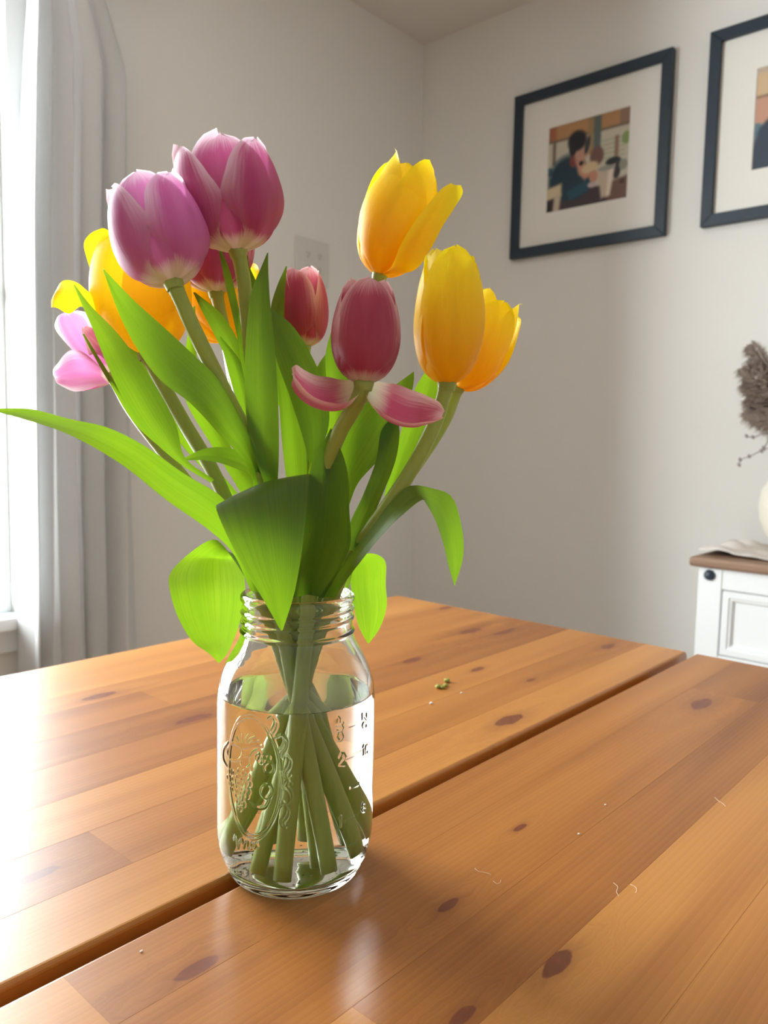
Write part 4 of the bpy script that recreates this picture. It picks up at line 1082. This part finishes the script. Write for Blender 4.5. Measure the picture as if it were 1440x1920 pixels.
# --- top right yellow
tulip('bright yellow tulip highest on the frame side with one petal flaring out',
      [(712, 516, .020), (706, 600, .020), (692, 720, .016), (668, 860, .010), (628, 1000, .000)], (.016, -.004, .170), (-.016, -.026, .013), .0038,
      mat='yellow', H=.0700, R=.0225, axis_to=(775, 310, .020), petals=cup(-12, .20, 0, wob=.8, over={1: dict(phi=128), 4: dict(L=.98), 0: dict(L=.92)}), seed=9,
      leaves=[pf('yellow', (712, 516, .016, 722, 514, .016), (734, 500, .000, 778, 506, .008), (752, 458, -.006, 808, 466, .008), (776, 418, -.008, 830, 424, .008), (802, 384, -.004, 852, 390, .010), (828, 354, .002, 868, 360, .012), (846, 343, .008, 864, 347, .012), c=.16),
              lf((635, 950, -.004, 655, 945, -.004), (636, 850, -.010, 672, 905, -.010), (650, 800, -.014, 720, 850, -.012), (680, 762, -.014, 752, 790, -.012), (722, 735, -.014, 772, 735, -.012), (760, 708, -.012, 776, 712, -.012), (775, 697, -.012, 776, 697, -.012), c=.12),
              # broad leaf hanging down behind the rim
              lf((640, 1108, .018, 652, 1110, .020), (650, 1062, .034, 672, 1046, .040), (655, 1052, .046, 700, 1038, .052), (656, 1064, .052, 722, 1052, .060), (658, 1100, .054, 723, 1096, .064), (664, 1140, .054, 725, 1136, .064), (674, 1178, .054, 712, 1178, .062), (690, 1207, .056, 692, 1206, .056), c=-.1)])
# --- front right yellow
tulip('upright egg-shaped yellow tulip in front of another yellow one',
      [(838, 720, -.022), (818, 788, -.022), (780, 866, -.024), (722, 955, -.026), (660, 1040, -.022)], (.020, -.010, .170), (-.033, -.008, .016), .0042,
      mat='yellow', H=.0720, R=.0200, axis_to=(846, 480, -.022), petals=cup(5, .18, 0, wob=.4, over={3: dict(L=.97), 0: dict(L=1.03)}), seed=10,
      leaves=[lf((596, 1122, -.022, 626, 1122, -.022), (640, 1062, -.034, 660, 1074, -.040), (692, 995, -.036, 716, 1004, -.046), (735, 938, -.034, 752, 968, -.048), (768, 911, -.030, 792, 937, -.046), (812, 916, -.024, 800, 946, -.040), (846, 930, -.020, 816, 975, -.034), (864, 980, -.020, 832, 1022, -.032), (869, 1040, -.022, 842, 1065, -.030), (853, 1098, -.026, 852, 1098, -.027), c=.10),
              lf((650, 1030, -.03, 672, 1035, -.03), (655, 985, -.024, 690, 990, -.026), (680, 930, -.020, 716, 930, -.022), (706, 860, -.016, 742, 862, -.018), (716, 805, -.014, 749, 815, -.016), (742, 778, -.014, 746, 778, -.014), c=.13)])
# --- right-hand yellow behind it
tulip('yellow tulip leaning towards the picture frames behind the egg-shaped one',
      [(858, 728, .026), (836, 786, .024), (790, 860, .018), (724, 950, .006), (668, 1030, -.004)], (.022, .006, .170), (-.028, .014, .014), .0036,
      mat='yellow', H=.0615, R=.0190, axis_to=(938, 560, .028), petals=cup(10, .10, 2, wob=.7, over={0: dict(L=.94), 1: dict(d0=6)}), seed=11,
      leaves=[lf((720, 930, .002, 736, 925, .002), (742, 845, .004, 776, 845, .004), (760, 780, .006, 806, 780, .006), (780, 725, .006, 822, 738, .006), (802, 690, .008, 822, 700, .008), (815, 668, .008, 818, 668, .008), c=.1)])

# ================================================================== CRUMBS AND LINT ON THE TABLE
def crumbs():
    def rock(px, py, s, mat, name, label, cat):
        c = on_z(px, py); v = []
        bm = bmesh.new(); bmesh.ops.create_icosphere(bm, subdivisions=2, radius=1)
        for q in bm.verts:
            k = 1 + 0.3 * math.sin(q.co.x * 5 + px) * math.cos(q.co.y * 4 + py)
            q.co = Vector((q.co.x * s * 1.5 * k, q.co.y * s * k, (q.co.z + 0.8) * s * 0.6 * k)) + c
        zmin = min(q.co.z for q in bm.verts)
        for q in bm.verts: q.co.z -= zmin - TABZ - 0.0001
        me = bpy.data.meshes.new(name); bm.to_mesh(me); bm.free()
        o = link(name, me, mat, None, True, loc=c)
        prop(o, label, cat, 'crumbs on the table')
    for x, y, s in ((838, 1279, .0030), (822, 1290, .0032), (830, 1291, .0026), (836, 1287, .0022)):
        rock(x, y, s, M['crumb_green'], 'plant_crumb', 'tiny green plant crumb lying in a cluster on the table', 'crumb')
    rock(808, 1320, .0014, M['crumb_white'], 'dust_crumb', 'white crumb lying near the green plant crumbs', 'crumb')
    for x, y, s in ((265, 1785, .0006), (1085, 1565, .0007), (505, 1620, .0005), (1135, 1510, .0006), (865, 1300, .0010)):
        rock(x, y, s, M['crumb_white'], 'dust_crumb', 'tiny white crumb lying alone on the table', 'crumb')
    for pts in (((925, 1652), (932, 1657), (938, 1654), (939, 1650)), ((890, 1628), (898, 1634), (910, 1636), (921, 1640)), ((1150, 1655), (1158, 1662), (1156, 1672), (1160, 1680)), ((1340, 1495), (1348, 1502), (1356, 1507), (1360, 1512)), ((1182, 1658), (1192, 1664), (1193, 1672), (1190, 1674))):
        P = [on_z(x, y, TABZ + 0.0006) for x, y in pts]
        o = tube('lint_fibre', crom([list(p) for p in P], 14), 0.00011, M['lint'], None, 5, loc=P[0] - Vector((0, 0, 0.0005)))
        prop(o, 'thin curled pale lint fibre lying on the table', 'lint', 'lint fibres on the table')
crumbs()
